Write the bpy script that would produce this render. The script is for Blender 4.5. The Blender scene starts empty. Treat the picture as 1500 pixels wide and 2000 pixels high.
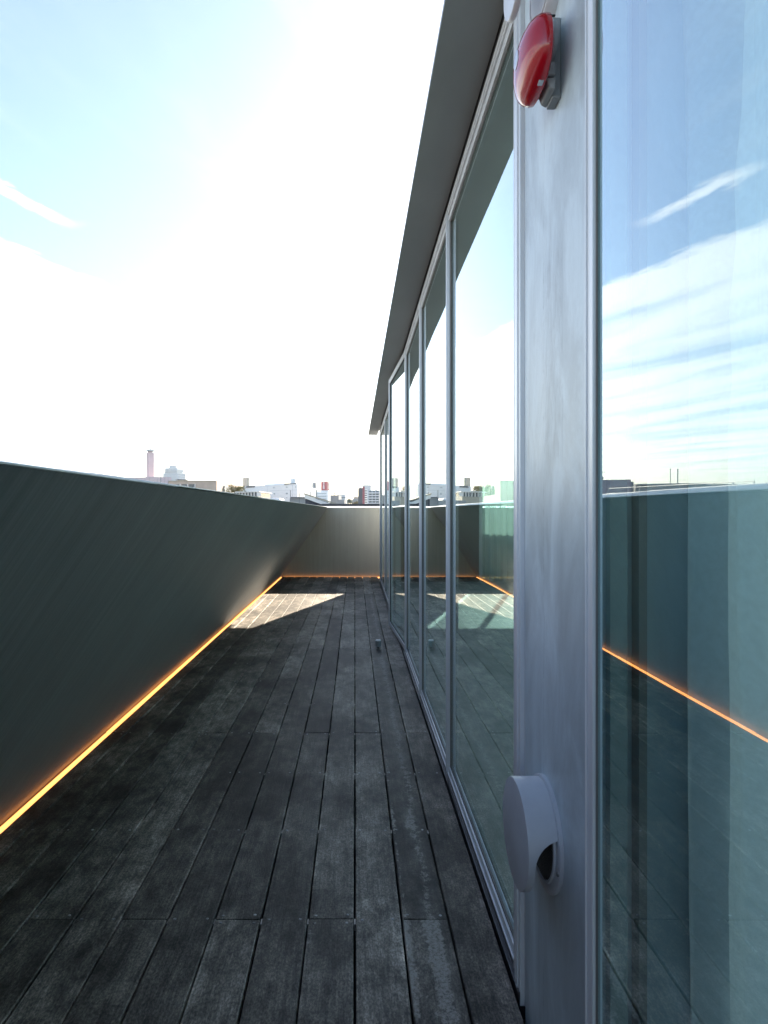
import bpy, math, random
from mathutils import Vector, noise
random.seed(7)
R = math.radians
SC = bpy.context.scene
COL = SC.collection

# ------------------------------------------------------------------ camera
EYE = 1.10            # camera height over the deck, metres
FPX, VX, VY = 1250.0, 693.0, 998.0   # focal length and vanishing point (1500 x 2000 frame)
cd = bpy.data.cameras.new('camera'); cam = bpy.data.objects.new('camera', cd); COL.objects.link(cam)
cam.location = (0, 0, EYE); cam.rotation_euler = (R(90), 0, 0)
cd.sensor_fit = 'HORIZONTAL'; cd.sensor_width = 36.0
cd.sensor_fit = 'VERTICAL'; cd.sensor_height = 48.0; cd.lens = 48.0 * FPX / 2000.0
cd.shift_x = (750 - VX) / 2000.0; cd.shift_y = (VY - 1000) / 2000.0
cd.clip_start = 0.02; cd.clip_end = 6000
SC.camera = cam

# ------------------------------------------------------------------ light
HAZE = .00038
SUN_AZ, SUN_EL = R(18.5), R(26.0)      # azimuth right of +Y
sd = Vector((math.sin(SUN_AZ) * math.cos(SUN_EL), math.cos(SUN_AZ) * math.cos(SUN_EL), math.sin(SUN_EL)))
ld = bpy.data.lights.new('sun', 'SUN'); ld.energy = 3.7; ld.angle = R(0.55); ld.color = (1.0, .86, .68)
lo = bpy.data.objects.new('sun', ld); COL.objects.link(lo)
lo.rotation_euler = (-sd).to_track_quat('-Z', 'Y').to_euler(); lo.location = sd * 50

W = bpy.data.worlds.new('World'); SC.world = W; W.use_nodes = True
nt = W.node_tree; nt.nodes.clear()
def N(t, kind, **kw):
    n = t.nodes.new(kind)
    for k, v in kw.items(): setattr(n, k, v)
    return n
def math_node(t, op, a, b=None, c=None, clamp=False):
    n = t.nodes.new('ShaderNodeMath'); n.operation = op; n.use_clamp = clamp
    for i, v in enumerate((a, b, c)):
        if v is None: continue
        if isinstance(v, (int, float)): n.inputs[i].default_value = v
        else: t.links.new(v, n.inputs[i])
    return n.outputs[0]
def smooth(t, v, lo, hi):
    n = t.nodes.new('ShaderNodeMapRange'); n.interpolation_type = 'SMOOTHSTEP'
    t.links.new(v, n.inputs['Value']); n.inputs['From Min'].default_value = lo; n.inputs['From Max'].default_value = hi
    return n.outputs['Result']
sky = N(nt, 'ShaderNodeTexSky', sky_type='NISHITA'); sky.sun_disc = False
sky.sun_elevation = SUN_EL; sky.sun_rotation = SUN_AZ
sky.air_density = 1.0; sky.dust_density = .6; sky.ozone_density = 2.2; sky.altitude = 50
tc = N(nt, 'ShaderNodeTexCoord'); sp = N(nt, 'ShaderNodeSeparateXYZ'); nt.links.new(tc.outputs['Generated'], sp.inputs[0])
dz = math_node(nt, 'MAXIMUM', sp.outputs['Z'], 0.02)
u = math_node(nt, 'DIVIDE', sp.outputs['X'], dz); v = math_node(nt, 'DIVIDE', sp.outputs['Y'], dz)
# cirrus bands lie along (.423,.906) on the cloud plane
w_ = math_node(nt, 'SUBTRACT', math_node(nt, 'MULTIPLY', u, .906), math_node(nt, 'MULTIPLY', v, .423))
s_ = math_node(nt, 'ADD', math_node(nt, 'MULTIPLY', u, .423), math_node(nt, 'MULTIPLY', v, .906))
cx = N(nt, 'ShaderNodeCombineXYZ'); nt.links.new(w_, cx.inputs[0]); nt.links.new(math_node(nt, 'MULTIPLY', s_, .28), cx.inputs[1])
n1 = N(nt, 'ShaderNodeTexNoise'); n1.inputs['Scale'].default_value = 1.5; n1.inputs['Detail'].default_value = 8; n1.inputs['Roughness'].default_value = .58; n1.inputs['Distortion'].default_value = .35
nt.links.new(cx.outputs[0], n1.inputs['Vector'])
n2 = N(nt, 'ShaderNodeTexNoise'); n2.inputs['Scale'].default_value = 9; n2.inputs['Detail'].default_value = 8; n2.inputs['Roughness'].default_value = .65
cx2 = N(nt, 'ShaderNodeCombineXYZ'); nt.links.new(w_, cx2.inputs[0]); nt.links.new(math_node(nt, 'MULTIPLY', s_, .35), cx2.inputs[1])
nt.links.new(cx2.outputs[0], n2.inputs['Vector'])
wj = math_node(nt, 'ADD', w_, math_node(nt, 'MULTIPLY', math_node(nt, 'SUBTRACT', n2.outputs['Fac'], .5), .32))
bank = smooth(nt, wj, -2.14, -2.30)
body = smooth(nt, n1.outputs['Fac'], .35, .60)
thick = math_node(nt, 'MULTIPLY', bank, math_node(nt, 'ADD', math_node(nt, 'MULTIPLY', body, .70), .24))
# first solid roll of the bank
roll = math_node(nt, 'MULTIPLY', smooth(nt, wj, -2.15, -2.26), smooth(nt, wj, -2.75, -2.40))
thick = math_node(nt, 'MAXIMUM', thick, math_node(nt, 'MULTIPLY', roll, .92))
# one torn streak ahead of the bank
st = math_node(nt, 'MULTIPLY', smooth(nt, math_node(nt, 'ABSOLUTE', math_node(nt, 'ADD', wj, 1.835)), .072, .0),
               math_node(nt, 'MULTIPLY', smooth(nt, s_, 1.12, 1.30), smooth(nt, s_, 1.68, 1.45)))
thick = math_node(nt, 'MAXIMUM', thick, math_node(nt, 'MULTIPLY', st, .8))
# thin veils elsewhere
veil = math_node(nt, 'MULTIPLY', smooth(nt, n1.outputs['Fac'], .55, .78), .22)
thick = math_node(nt, 'MAXIMUM', thick, math_node(nt, 'ADD', veil, .05), clamp=True)   # a thin high veil everywhere
fade = smooth(nt, sp.outputs['Z'], .0, .06)
thick = math_node(nt, 'MULTIPLY', thick, fade)
mx = N(nt, 'ShaderNodeMix', data_type='RGBA')
nt.links.new(thick, mx.inputs['Factor']); nt.links.new(sky.outputs[0], mx.inputs['A'])
cl = N(nt, 'ShaderNodeMix', data_type='RGBA', blend_type='ADD'); cl.inputs['Factor'].default_value = 1
sc_ = N(nt, 'ShaderNodeMix', data_type='RGBA', blend_type='MULTIPLY'); sc_.inputs['Factor'].default_value = 1
nt.links.new(sky.outputs[0], sc_.inputs['A']); sc_.inputs['B'].default_value = (.75, .72, .68, 1)
nt.links.new(sc_.outputs['Result'], cl.inputs['A']); cl.inputs['B'].default_value = (5.3, 4.9, 4.2, 1)
nt.links.new(cl.outputs['Result'], mx.inputs['B'])
bg = N(nt, 'ShaderNodeBackground'); bg.inputs['Strength'].default_value = 0.066
nt.links.new(mx.outputs['Result'], bg.inputs['Color'])
wo = N(nt, 'ShaderNodeOutputWorld'); nt.links.new(bg.outputs[0], wo.inputs['Surface'])

vs = SC.view_settings; SC.display_settings.display_device = 'sRGB'
vs.view_transform = 'Standard'; vs.look = 'None'; vs.gamma = 1; vs.use_curve_mapping = False; vs.exposure = 2.2
cy = SC.cycles; cy.use_denoising = True; cy.max_bounces = 10; cy.transparent_max_bounces = 24
cy.diffuse_bounces = 4; cy.glossy_bounces = 5; cy.sample_clamp_indirect = 6; cy.caustics_reflective = False; cy.caustics_refractive = False

# ------------------------------------------------------------------ helpers
class MB:
    """collects faces for one mesh"""
    def __init__(s): s.v = []; s.f = []
    def add(s, vs, fs):
        o = len(s.v); s.v += [tuple(p) for p in vs]; s.f += [tuple(i + o for i in f) for f in fs]; return s
    def hexa(s, p):  # 8 points: bottom loop 0-3, top loop 4-7
        return s.add(p, [(3, 2, 1, 0), (4, 5, 6, 7), (0, 1, 5, 4), (1, 2, 6, 5), (2, 3, 7, 6), (3, 0, 4, 7)])
    def box(s, x0, x1, y0, y1, z0, z1):
        return s.hexa([(x0, y0, z0), (x1, y0, z0), (x1, y1, z0), (x0, y1, z0), (x0, y0, z1), (x1, y0, z1), (x1, y1, z1), (x0, y1, z1)])
    def prism(s, plan, z0, z1, close=True):
        n = len(plan)
        vs = [(x, y, z0) for x, y in plan] + [(x, y, z1) for x, y in plan]
        fs = [(i, (i + 1) % n, (i + 1) % n + n, i + n) for i in range(n)]
        fs += [tuple(range(n - 1, -1, -1)), tuple(range(n, 2 * n))]
        return s.add(vs, fs)
    def section(s, pts, y0, y1):  # closed x-z outline swept along y
        n = len(pts)
        vs = [(x, y0, z) for x, z in pts] + [(x, y1, z) for x, z in pts]
        fs = [((i + 1) % n, i, i + n, (i + 1) % n + n) for i in range(n)] + [tuple(range(n)), tuple(range(2 * n - 1, n - 1, -1))]
        return s.add(vs, fs)
    def lathe(s, prof, c, axis='z', n=32):
        """prof (radius, offset); axis 'z' up or 'x' (offset runs to -x, out of the facade)"""
        vs = []
        for r, d in prof:
            for k in range(n):
                a = 2 * math.pi * k / n
                if axis == 'z': vs.append((c[0] + r * math.cos(a), c[1] + r * math.sin(a), c[2] + d))
                else: vs.append((c[0] - d, c[1] + r * math.cos(a), c[2] + r * math.sin(a)))
        fs = []
        for j in range(len(prof) - 1):
            for k in range(n):
                q = (j * n + k, j * n + (k + 1) % n, (j + 1) * n + (k + 1) % n, (j + 1) * n + k)
                fs.append(q if axis == 'z' else q[::-1])
        b = tuple(range(n)); t = tuple(range((len(prof) - 1) * n, len(prof) * n))
        fs += [b[::-1], t] if axis == 'z' else [b, t[::-1]]
        return s.add(vs, fs)
    def tube(s, a, b, r, n=8, r2=None):
        a, b = Vector(a), Vector(b); d = (b - a).normalized()
        q = d.orthogonal().normalized(); w = d.cross(q); r2 = r if r2 is None else r2
        vs = [a + (q * math.cos(2 * math.pi * k / n) + w * math.sin(2 * math.pi * k / n)) * r for k in range(n)]
        vs += [b + (q * math.cos(2 * math.pi * k / n) + w * math.sin(2 * math.pi * k / n)) * r2 for k in range(n)]
        return s.add(vs, [(k, (k + 1) % n, (k + 1) % n + n, k + n) for k in range(n)] + [tuple(range(n - 1, -1, -1)), tuple(range(n, 2 * n))])
    def build(s, name, mat, parent=None, bevel=0, smooth=False, **props):
        m = bpy.data.meshes.new(name); m.from_pydata(s.v, [], s.f); m.update()
        if mat: m.materials.append(mat)
        o = bpy.data.objects.new(name, m); COL.objects.link(o)
        if parent is not None:
            o.parent = parent; o.matrix_parent_inverse = parent.matrix_basis.inverted()
        if bevel:
            b = o.modifiers.new('bevel', 'BEVEL'); b.width = bevel; b.segments = 2; b.limit_method = 'ANGLE'; b.angle_limit = R(40)
        if smooth:
            m.polygons.foreach_set('use_smooth', [True] * len(m.polygons))
            e = o.modifiers.new('split', 'EDGE_SPLIT'); e.split_angle = R(38)
        for k, v in props.items(): o[k] = v
        return o
def thing(name, label, cat, loc=(0, 0, 0), group=None):
    o = bpy.data.objects.new(name, None); COL.objects.link(o); o.location = loc; o.empty_display_size = .2
    bpy.context.view_layer.update() if False else None
    o.matrix_basis.translation = Vector(loc)
    o['label'] = label; o['category'] = cat
    if group: o['group'] = group
    return o
def tag(o, label, cat, group=None):
    o['label'] = label; o['category'] = cat
    if group: o['group'] = group
    return o

# ------------------------------------------------------------------ materials
def new_mat(name):
    m = bpy.data.materials.new(name); m.use_nodes = True; t = m.node_tree
    return m, t, t.nodes['Principled BSDF']
def plain(name, col, rough=.6, metal=0, var=.12, scale=3, stretch=(1, 1, 1), spec=.5, bump=0, coat=0):
    m, t, b = new_mat(name)
    g = N(t, 'ShaderNodeNewGeometry'); mp = N(t, 'ShaderNodeMapping'); mp.inputs['Scale'].default_value = stretch
    t.links.new(g.outputs['Position'], mp.inputs['Vector'])
    n = N(t, 'ShaderNodeTexNoise'); n.inputs['Scale'].default_value = scale; n.inputs['Detail'].default_value = 6; n.inputs['Roughness'].default_value = .6
    t.links.new(mp.outputs[0], n.inputs['Vector'])
    mx = N(t, 'ShaderNodeMix', data_type='RGBA')
    mx.inputs['A'].default_value = tuple(c * (1 - var) for c in col) + (1,); mx.inputs['B'].default_value = tuple(min(1, c * (1 + var)) for c in col) + (1,)
    t.links.new(smooth(t, n.outputs['Fac'], .3, .7), mx.inputs['Factor']); t.links.new(mx.outputs['Result'], b.inputs['Base Color'])
    b.inputs['Roughness'].default_value = rough; b.inputs['Metallic'].default_value = metal; b.inputs['Specular IOR Level'].default_value = spec
    b.inputs['Coat Weight'].default_value = coat
    if bump:
        bp = N(t, 'ShaderNodeBump'); bp.inputs['Strength'].default_value = bump; bp.inputs['Distance'].default_value = .004
        t.links.new(n.outputs['Fac'], bp.inputs['Height']); t.links.new(bp.outputs[0], b.inputs['Normal'])
    return m
def ramp(t, fac, stops):
    r = N(t, 'ShaderNodeValToRGB'); e = r.color_ramp.elements
    e[0].position, e[0].color = stops[0][0], tuple(stops[0][1]) + (1,)
    e[1].position, e[1].color = stops[-1][0], tuple(stops[-1][1]) + (1,)
    for p, c in stops[1:-1]:
        x = e.new(p); x.color = tuple(c) + (1,)
    t.links.new(fac, r.inputs[0]); return r.outputs[0]

def wood_mat():
    m, t, b = new_mat('weathered_wood')
    g = N(t, 'ShaderNodeNewGeometry'); oi = N(t, 'ShaderNodeObjectInfo')
    # each board its own piece of timber
    off = N(t, 'ShaderNodeCombineXYZ'); t.links.new(math_node(t, 'MULTIPLY', oi.outputs['Random'], 37.0), off.inputs[0]); t.links.new(math_node(t, 'MULTIPLY', oi.outputs['Random'], 91.0), off.inputs[1])
    ad = N(t, 'ShaderNodeVectorMath', operation='ADD'); t.links.new(g.outputs['Position'], ad.inputs[0]); t.links.new(off.outputs[0], ad.inputs[1])
    def noi(vec, scale, stretch, det=8, rough=.6, dist=0):
        mp = N(t, 'ShaderNodeMapping'); mp.inputs['Scale'].default_value = stretch; t.links.new(vec, mp.inputs['Vector'])
        n = N(t, 'ShaderNodeTexNoise'); n.inputs['Scale'].default_value = scale; n.inputs['Detail'].default_value = det; n.inputs['Roughness'].default_value = rough; n.inputs['Distortion'].default_value = dist
        t.links.new(mp.outputs[0], n.inputs['Vector']); return n.outputs['Fac']
    grain = noi(ad.outputs[0], 70, (1.6, .07, 1), 5, .7)
    fig = noi(ad.outputs[0], 9, (2.2, .28, 1), 4, .6, 1.2)
    pores = noi(ad.outputs[0], 260, (1.3, .10, 1), 2, .5)
    stain = noi(g.outputs['Position'], 3.2, (1, .55, 1), 6, .62)
    fine = noi(g.outputs['Position'], 120, (1, 1, 1), 4, .8)
    mott = noi(ad.outputs[0], 22, (1, .5, 1), 7, .72)
    speck = noi(ad.outputs[0], 210, (1, .55, 1), 4, .75)
    base = ramp(t, grain, [(.25, (.048, .042, .035)), (.5, (.104, .091, .076)), (.75, (.178, .157, .133))])
    tone = N(t, 'ShaderNodeMix', data_type='RGBA', blend_type='MULTIPLY'); tone.inputs['Factor'].default_value = 1
    t.links.new(base, tone.inputs['A'])
    k = math_node(t, 'MULTIPLY_ADD', oi.outputs['Random'], 1.30, .70)
    k = math_node(t, 'MULTIPLY', k, math_node(t, 'MULTIPLY_ADD', smooth(t, stain, .36, .64), 1.15, .42))
    k = math_node(t, 'MULTIPLY', k, math_node(t, 'MULTIPLY_ADD', fig, .8, .62))
    k = math_node(t, 'MULTIPLY', k, math_node(t, 'MULTIPLY_ADD', smooth(t, mott, .34, .66), 1.0, .50))
    k = math_node(t, 'MULTIPLY', k, math_node(t, 'MULTIPLY_ADD', smooth(t, speck, .34, .70), 1.1, .50))
    # arrises of the boards worn paler
    tcg = N(t, 'ShaderNodeTexCoord'); sg_ = N(t, 'ShaderNodeSeparateXYZ'); t.links.new(tcg.outputs['Generated'], sg_.inputs[0])
    edge = smooth(t, math_node(t, 'ABSOLUTE', math_node(t, 'SUBTRACT', sg_.outputs['X'], .5)), .43, .495)
    k = math_node(t, 'MULTIPLY', k, math_node(t, 'MULTIPLY_ADD', math_node(t, 'MULTIPLY', edge, smooth(t, stain, .35, .65)), 1.1, 1.0))
    kc = N(t, 'ShaderNodeCombineXYZ')
    for i in range(3): t.links.new(k, kc.inputs[i])
    t.links.new(kc.outputs[0], tone.inputs['B'])
    # pale lichen crust: patches, most of it along the drip line of the eave
    px = N(t, 'ShaderNodeSeparateXYZ'); t.links.new(g.outputs['Position'], px.inputs[0])
    big = noi(g.outputs['Position'], 5.5, (1, .45, 1), 5, .65)
    crust = noi(g.outputs['Position'], 48, (1, .8, 1), 8, .75)
    wob = math_node(t, 'MULTIPLY', math_node(t, 'SUBTRACT', big, .5), .07)
    d = math_node(t, 'ABSOLUTE', math_node(t, 'SUBTRACT', math_node(t, 'ADD', px.outputs['X'], wob), .208))
    drip = smooth(t, d, .040, .0)
    near = smooth(t, px.outputs['Y'], 2.6, 1.1)
    thr = math_node(t, 'ADD', math_node(t, 'MULTIPLY', drip, .25), math_node(t, 'MULTIPLY', smooth(t, big, .52, .70), .19))
    # crusts on the butt ends of two boards, and along one arris
    b1 = math_node(t, 'MULTIPLY', smooth(t, math_node(t, 'ABSOLUTE', math_node(t, 'SUBTRACT', px.outputs['X'], .175)), .085, .03), math_node(t, 'MULTIPLY', smooth(t, px.outputs['Y'], 1.730, 1.720), smooth(t, px.outputs['Y'], 1.15, 1.55)))
    b2 = math_node(t, 'MULTIPLY', smooth(t, math_node(t, 'ABSOLUTE', math_node(t, 'SUBTRACT', px.outputs['X'], -.118)), .045, .0), math_node(t, 'MULTIPLY', smooth(t, px.outputs['Y'], 1.730, 1.720), smooth(t, px.outputs['Y'], 1.2, 1.5)))
    b3 = math_node(t, 'MULTIPLY', smooth(t, math_node(t, 'ABSOLUTE', math_node(t, 'SUBTRACT', px.outputs['X'], .136)), .016, .0), .20)
    thr = math_node(t, 'ADD', thr, math_node(t, 'ADD', math_node(t, 'MULTIPLY', math_node(t, 'MAXIMUM', b1, b2), .17), b3))
    lich = smooth(t, math_node(t, 'ADD', crust, thr), .70, .82)
    lich = math_node(t, 'MULTIPLY', lich, smooth(t, fine, .3, .6))
    soft = math_node(t, 'MULTIPLY', smooth(t, d, .045, .0), math_node(t, 'MULTIPLY', smooth(t, big, .40, .66), math_node(t, 'MULTIPLY', smooth(t, crust, .30, .62), .55)))
    specks = smooth(t, noi(g.outputs['Position'], 95, (1, 1, 1), 3, .6), .735, .80)
    lich = math_node(t, 'MAXIMUM', math_node(t, 'MAXIMUM', lich, soft), math_node(t, 'MULTIPLY', specks, .5), clamp=True)
    mx = N(t, 'ShaderNodeMix', data_type='RGBA'); t.links.new(math_node(t, 'MULTIPLY', lich, .95), mx.inputs['Factor'])
    t.links.new(tone.outputs['Result'], mx.inputs['A']); mx.inputs['B'].default_value = (.40, .37, .33, 1)
    t.links.new(mx.outputs['Result'], b.inputs['Base Color'])
    t.links.new(math_node(t, 'MULTIPLY_ADD', grain, .3, .45), b.inputs['Roughness']); b.inputs['Specular IOR Level'].default_value = .32
    h = math_node(t, 'ADD', math_node(t, 'MULTIPLY', grain, .8), math_node(t, 'MULTIPLY', pores, .5))
    h = math_node(t, 'ADD', h, math_node(t, 'MULTIPLY', fine, .35))
    bp = N(t, 'ShaderNodeBump'); bp.inputs['Strength'].default_value = .75; bp.inputs['Distance'].default_value = .0022
    t.links.new(h, bp.inputs['Height']); t.links.new(bp.outputs[0], b.inputs['Normal'])
    return m

def streaky(name, col, amount=.35, rough=.5, along=(0, 1, 0), metal=0, spec=.5, blot=.25):
    """concrete or metal with runs down the slope: fast change along the wall, slow down it"""
    m, t, b = new_mat(name)
    g = N(t, 'ShaderNodeNewGeometry')
    sx = (1, 1, 1) if False else ((30, .7, .7) if along[0] else (.7, 30, .7))
    def noi(scale, st, det=6, ro=.65):
        mp = N(t, 'ShaderNodeMapping'); mp.inputs['Scale'].default_value = st; t.links.new(g.outputs['Position'], mp.inputs['Vector'])
        n = N(t, 'ShaderNodeTexNoise'); n.inputs['Scale'].default_value = scale; n.inputs['Detail'].default_value = det; n.inputs['Roughness'].default_value = ro
        t.links.new(mp.outputs[0], n.inputs['Vector']); return n.outputs['Fac']
    a = noi(1.0, sx); c = noi(2.2, (1, 1, 1)); f = noi(4.0, sx, 3); p = noi(260, (1, 1, 1), 2)
    k = math_node(t, 'ADD', math_node(t, 'MULTIPLY', math_node(t, 'SUBTRACT', a, .5), amount * 2.2), math_node(t, 'MULTIPLY', math_node(t, 'SUBTRACT', c, .5), blot * 2))
    k = math_node(t, 'ADD', k, math_node(t, 'MULTIPLY', math_node(t, 'SUBTRACT', f, .5), amount))
    k = math_node(t, 'ADD', k, math_node(t, 'MULTIPLY', math_node(t, 'SUBTRACT', p, .5), .12))
    k = math_node(t, 'ADD', k, 1.0)
    vm = N(t, 'ShaderNodeVectorMath', operation='SCALE'); vm.inputs[0].default_value = col; t.links.new(k, vm.inputs['Scale'])
    t.links.new(vm.outputs[0], b.inputs['Base Color'])
    b.inputs['Roughness'].default_value = rough; b.inputs['Metallic'].default_value = metal; b.inputs['Specular IOR Level'].default_value = spec
    t.links.new(math_node(t, 'MULTIPLY_ADD', a, .25, rough - .12), b.inputs['Roughness'])
    bp = N(t, 'ShaderNodeBump'); bp.inputs['Strength'].default_value = .25; bp.inputs['Distance'].default_value = .002
    t.links.new(math_node(t, 'ADD', f, math_node(t, 'MULTIPLY', p, .3)), bp.inputs['Height']); t.links.new(bp.outputs[0], b.inputs['Normal'])
    return m

def pier_mat():
    m, t, b = new_mat('trowelled_concrete')
    g = N(t, 'ShaderNodeNewGeometry'); s = N(t, 'ShaderNodeSeparateXYZ'); t.links.new(g.outputs['Position'], s.inputs[0])
    def noi(scale, st, det=7, ro=.65, dist=0):
        mp = N(t, 'ShaderNodeMapping'); mp.inputs['Scale'].default_value = st; t.links.new(g.outputs['Position'], mp.inputs['Vector'])
        n = N(t, 'ShaderNodeTexNoise'); n.inputs['Scale'].default_value = scale; n.inputs['Detail'].default_value = det; n.inputs['Roughness'].default_value = ro; n.inputs['Distortion'].default_value = dist
        t.links.new(mp.outputs[0], n.inputs['Vector']); return n.outputs['Fac']
    runs = noi(22, (1, 1.4, .12)); cloud = noi(5, (1, 1.5, .6), 8, .7, .6); pits = noi(170, (1, 1, 1), 3); worn = noi(17, (1, 2.6, .9), 9, .72, .5)
    # the hand-filled repair strip of lifted skim on the pier
    wy = math_node(t, 'ADD', s.outputs['Y'], math_node(t, 'MULTIPLY', math_node(t, 'SUBTRACT', cloud, .5), .035))
    strip = math_node(t, 'MULTIPLY', math_node(t, 'MULTIPLY', smooth(t, wy, 1.165, 1.175), smooth(t, wy, 1.292, 1.287)),
                      math_node(t, 'MULTIPLY', smooth(t, s.outputs['Z'], 1.14, 1.22), smooth(t, s.outputs['Z'], 1.66, 1.55)))
    crack = smooth(t, math_node(t, 'ABSOLUTE', math_node(t, 'SUBTRACT', wy, 1.288)), .0016, .0004)
    crack = math_node(t, 'MULTIPLY', crack, smooth(t, worn, .40, .6))
    k = math_node(t, 'ADD', math_node(t, 'MULTIPLY', math_node(t, 'ADD', math_node(t, 'MULTIPLY', math_node(t, 'SUBTRACT', runs, .5), .6), math_node(t, 'MULTIPLY', smooth(t, noi(3.2, (1, 1.6, .7), 6, .6, .8), .42, .62), .9)), .35), math_node(t, 'MULTIPLY', math_node(t, 'SUBTRACT', cloud, .5), .95))
    k = math_node(t, 'ADD', k, math_node(t, 'MULTIPLY', math_node(t, 'SUBTRACT', pits, .5), .12))
    k = math_node(t, 'ADD', k, math_node(t, 'MULTIPLY', math_node(t, 'MULTIPLY', strip, smooth(t, worn, .40, .62)), -.20))
    k = math_node(t, 'ADD', k, math_node(t, 'MULTIPLY', crack, -.45))
    k = math_node(t, 'ADD', k, 1.0)
    vm = N(t, 'ShaderNodeVectorMath', operation='SCALE'); vm.inputs[0].default_value = (.45, .515, .545); t.links.new(k, vm.inputs['Scale'])
    t.links.new(vm.outputs[0], b.inputs['Base Color'])
    t.links.new(math_node(t, 'MULTIPLY_ADD', cloud, .25, .30), b.inputs['Roughness']); b.inputs['Specular IOR Level'].default_value = .5
    bp = N(t, 'ShaderNodeBump'); bp.inputs['Strength'].default_value = .35; bp.inputs['Distance'].default_value = .003
    h = math_node(t, 'ADD', math_node(t, 'MULTIPLY', cloud, 1.0), math_node(t, 'MULTIPLY', math_node(t, 'MULTIPLY', strip, worn), .6))
    h = math_node(t, 'SUBTRACT', h, math_node(t, 'MULTIPLY', crack, .5))
    t.links.new(h, bp.inputs['Height']); t.links.new(bp.outputs[0], b.inputs['Normal'])
    return m

def glass_mat(name, tint, r0=.205):
    m, t, b = new_mat(name); t.nodes.remove(b)
    g = N(t, 'ShaderNodeNewGeometry'); fr = N(t, 'ShaderNodeLayerWeight'); fr.inputs['Blend'].default_value = .5
    rf = math_node(t, 'MULTIPLY_ADD', math_node(t, 'POWER', fr.outputs['Facing'], 2.2 if r0 > .15 else 4.5), 1 - r0, r0)   # mirror-coated sheet: r0 head on, rising at a glance
    fac = math_node(t, 'MULTIPLY', rf, math_node(t, 'SUBTRACT', 1.0, g.outputs['Backfacing']), clamp=True)
    tr = N(t, 'ShaderNodeBsdfTransparent'); tr.inputs[0].default_value = tint + (1,)
    gl = N(t, 'ShaderNodeBsdfGlossy'); gl.inputs['Roughness'].default_value = 0.0; gl.inputs['Color'].default_value = (.90, .975, .975, 1)
    # float glass is never dead flat
    n = N(t, 'ShaderNodeTexNoise'); n.inputs['Scale'].default_value = 1.3; n.inputs['Detail'].default_value = 1
    mp = N(t, 'ShaderNodeMapping'); mp.inputs['Scale'].default_value = (1, 1, .6); t.links.new(g.outputs['Position'], mp.inputs['Vector']); t.links.new(mp.outputs[0], n.inputs['Vector'])
    bp = N(t, 'ShaderNodeBump'); bp.inputs['Strength'].default_value = .08; bp.inputs['Distance'].default_value = .01
    t.links.new(n.outputs['Fac'], bp.inputs['Height']); t.links.new(bp.outputs[0], gl.inputs['Normal'])
    ms = N(t, 'ShaderNodeMixShader'); t.links.new(fac, ms.inputs[0]); t.links.new(tr.outputs[0], ms.inputs[1]); t.links.new(gl.outputs[0], ms.inputs[2])
    t.links.new(ms.outputs[0], t.nodes['Material Output'].inputs['Surface'])
    return m
def emit_mat(name, col, s):
    m, t, b = new_mat(name)
    b.inputs['Base Color'].default_value = (.8, .6, .3, 1); b.inputs['Emission Color'].default_value = col + (1,); b.inputs['Emission Strength'].default_value = s
    return m

M = dict(
    wood=wood_mat(),
    under=plain('dark_underside', (.012, .012, .012), .9),
    screw=plain('screw_steel', (.36, .36, .36), .45, .5, .8, 40),
    clip=plain('spacer_steel', (.34, .33, .31), .5, .5, .3, 90),
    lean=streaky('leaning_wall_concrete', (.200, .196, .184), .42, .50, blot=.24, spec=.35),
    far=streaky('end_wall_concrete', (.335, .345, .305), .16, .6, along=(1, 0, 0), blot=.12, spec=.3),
    coping=plain('coping_metal', (.74, .74, .72), .45, 0, .18, 6),
    pier=pier_mat(),
    alu=plain('satin_aluminium', (.74, .76, .78), .36, .15, .10, 14, (1, 1, .08)),
    alu_dark=plain('bronze_aluminium', (.13, .12, .125), .38, .5, .15, 14, (1, 1, .08)),
    track=plain('track_metal', (.11, .11, .118), .32, .8, .25, 30, (1, .05, 1)),
    soffit=plain('soffit_panel', (.35, .37, .365), .55, 0, .10, 2.5, (1, .4, 1), bump=.1),
    gasket=plain('rubber_gasket', (.02, .02, .02), .7),
    seal=plain('grey_seal', (.19, .18, .17), .6),
    spacer=plain('glazing_spacer', (.30, .36, .36), .4, .4, .1, 40),
    glass=glass_mat('coated_glass', (.815, .965, .985)),
    clear=glass_mat('clear_glass', (.95, .98, .975), .08),
    inner=plain('interior_plaster', (.80, .81, .80), .8, 0, .06, 3),
    inner_dark=plain('interior_partition', (.06, .065, .065), .7, 0, .1, 3),
    floor_in=plain('interior_floor', (.58, .55, .50), .6, 0, .15, 6, (3, .5, 1)),
    cur_dark=plain('blackout_curtain', (.42, .47, .52), .9, 0, .08, 60),
    cur_light=plain('pale_curtain', (.80, .85, .87), .9, 0, .05, 80),
    red=plain('red_plastic', (.43, .004, .013), .18, 0, .04, 8, coat=.6),
    grey_box=plain('grey_enamel', (.24, .26, .27), .45, 0, .08, 20),
    vent=plain('painted_hood', (.50, .52, .56), .38, 0, .05, 12),
    white=plain('white_enamel', (.72, .73, .75), .35, 0, .04, 10),
    mesh=plain('vent_mesh_dark', (.015, .015, .017), .7),
    wire=plain('vent_wire', (.12, .11, .10), .5, .6),
    black=plain('black_print', (.01, .01, .01), .6),
    badge=plain('steel_badge', (.55, .56, .58), .3, .6, .1, 60),
    led=emit_mat('warm_light_strip', (1.0, .34, .085), .72),
    ground=plain('city_ground', (.12, .12, .115), .9, 0, .4, .05),
)

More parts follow.
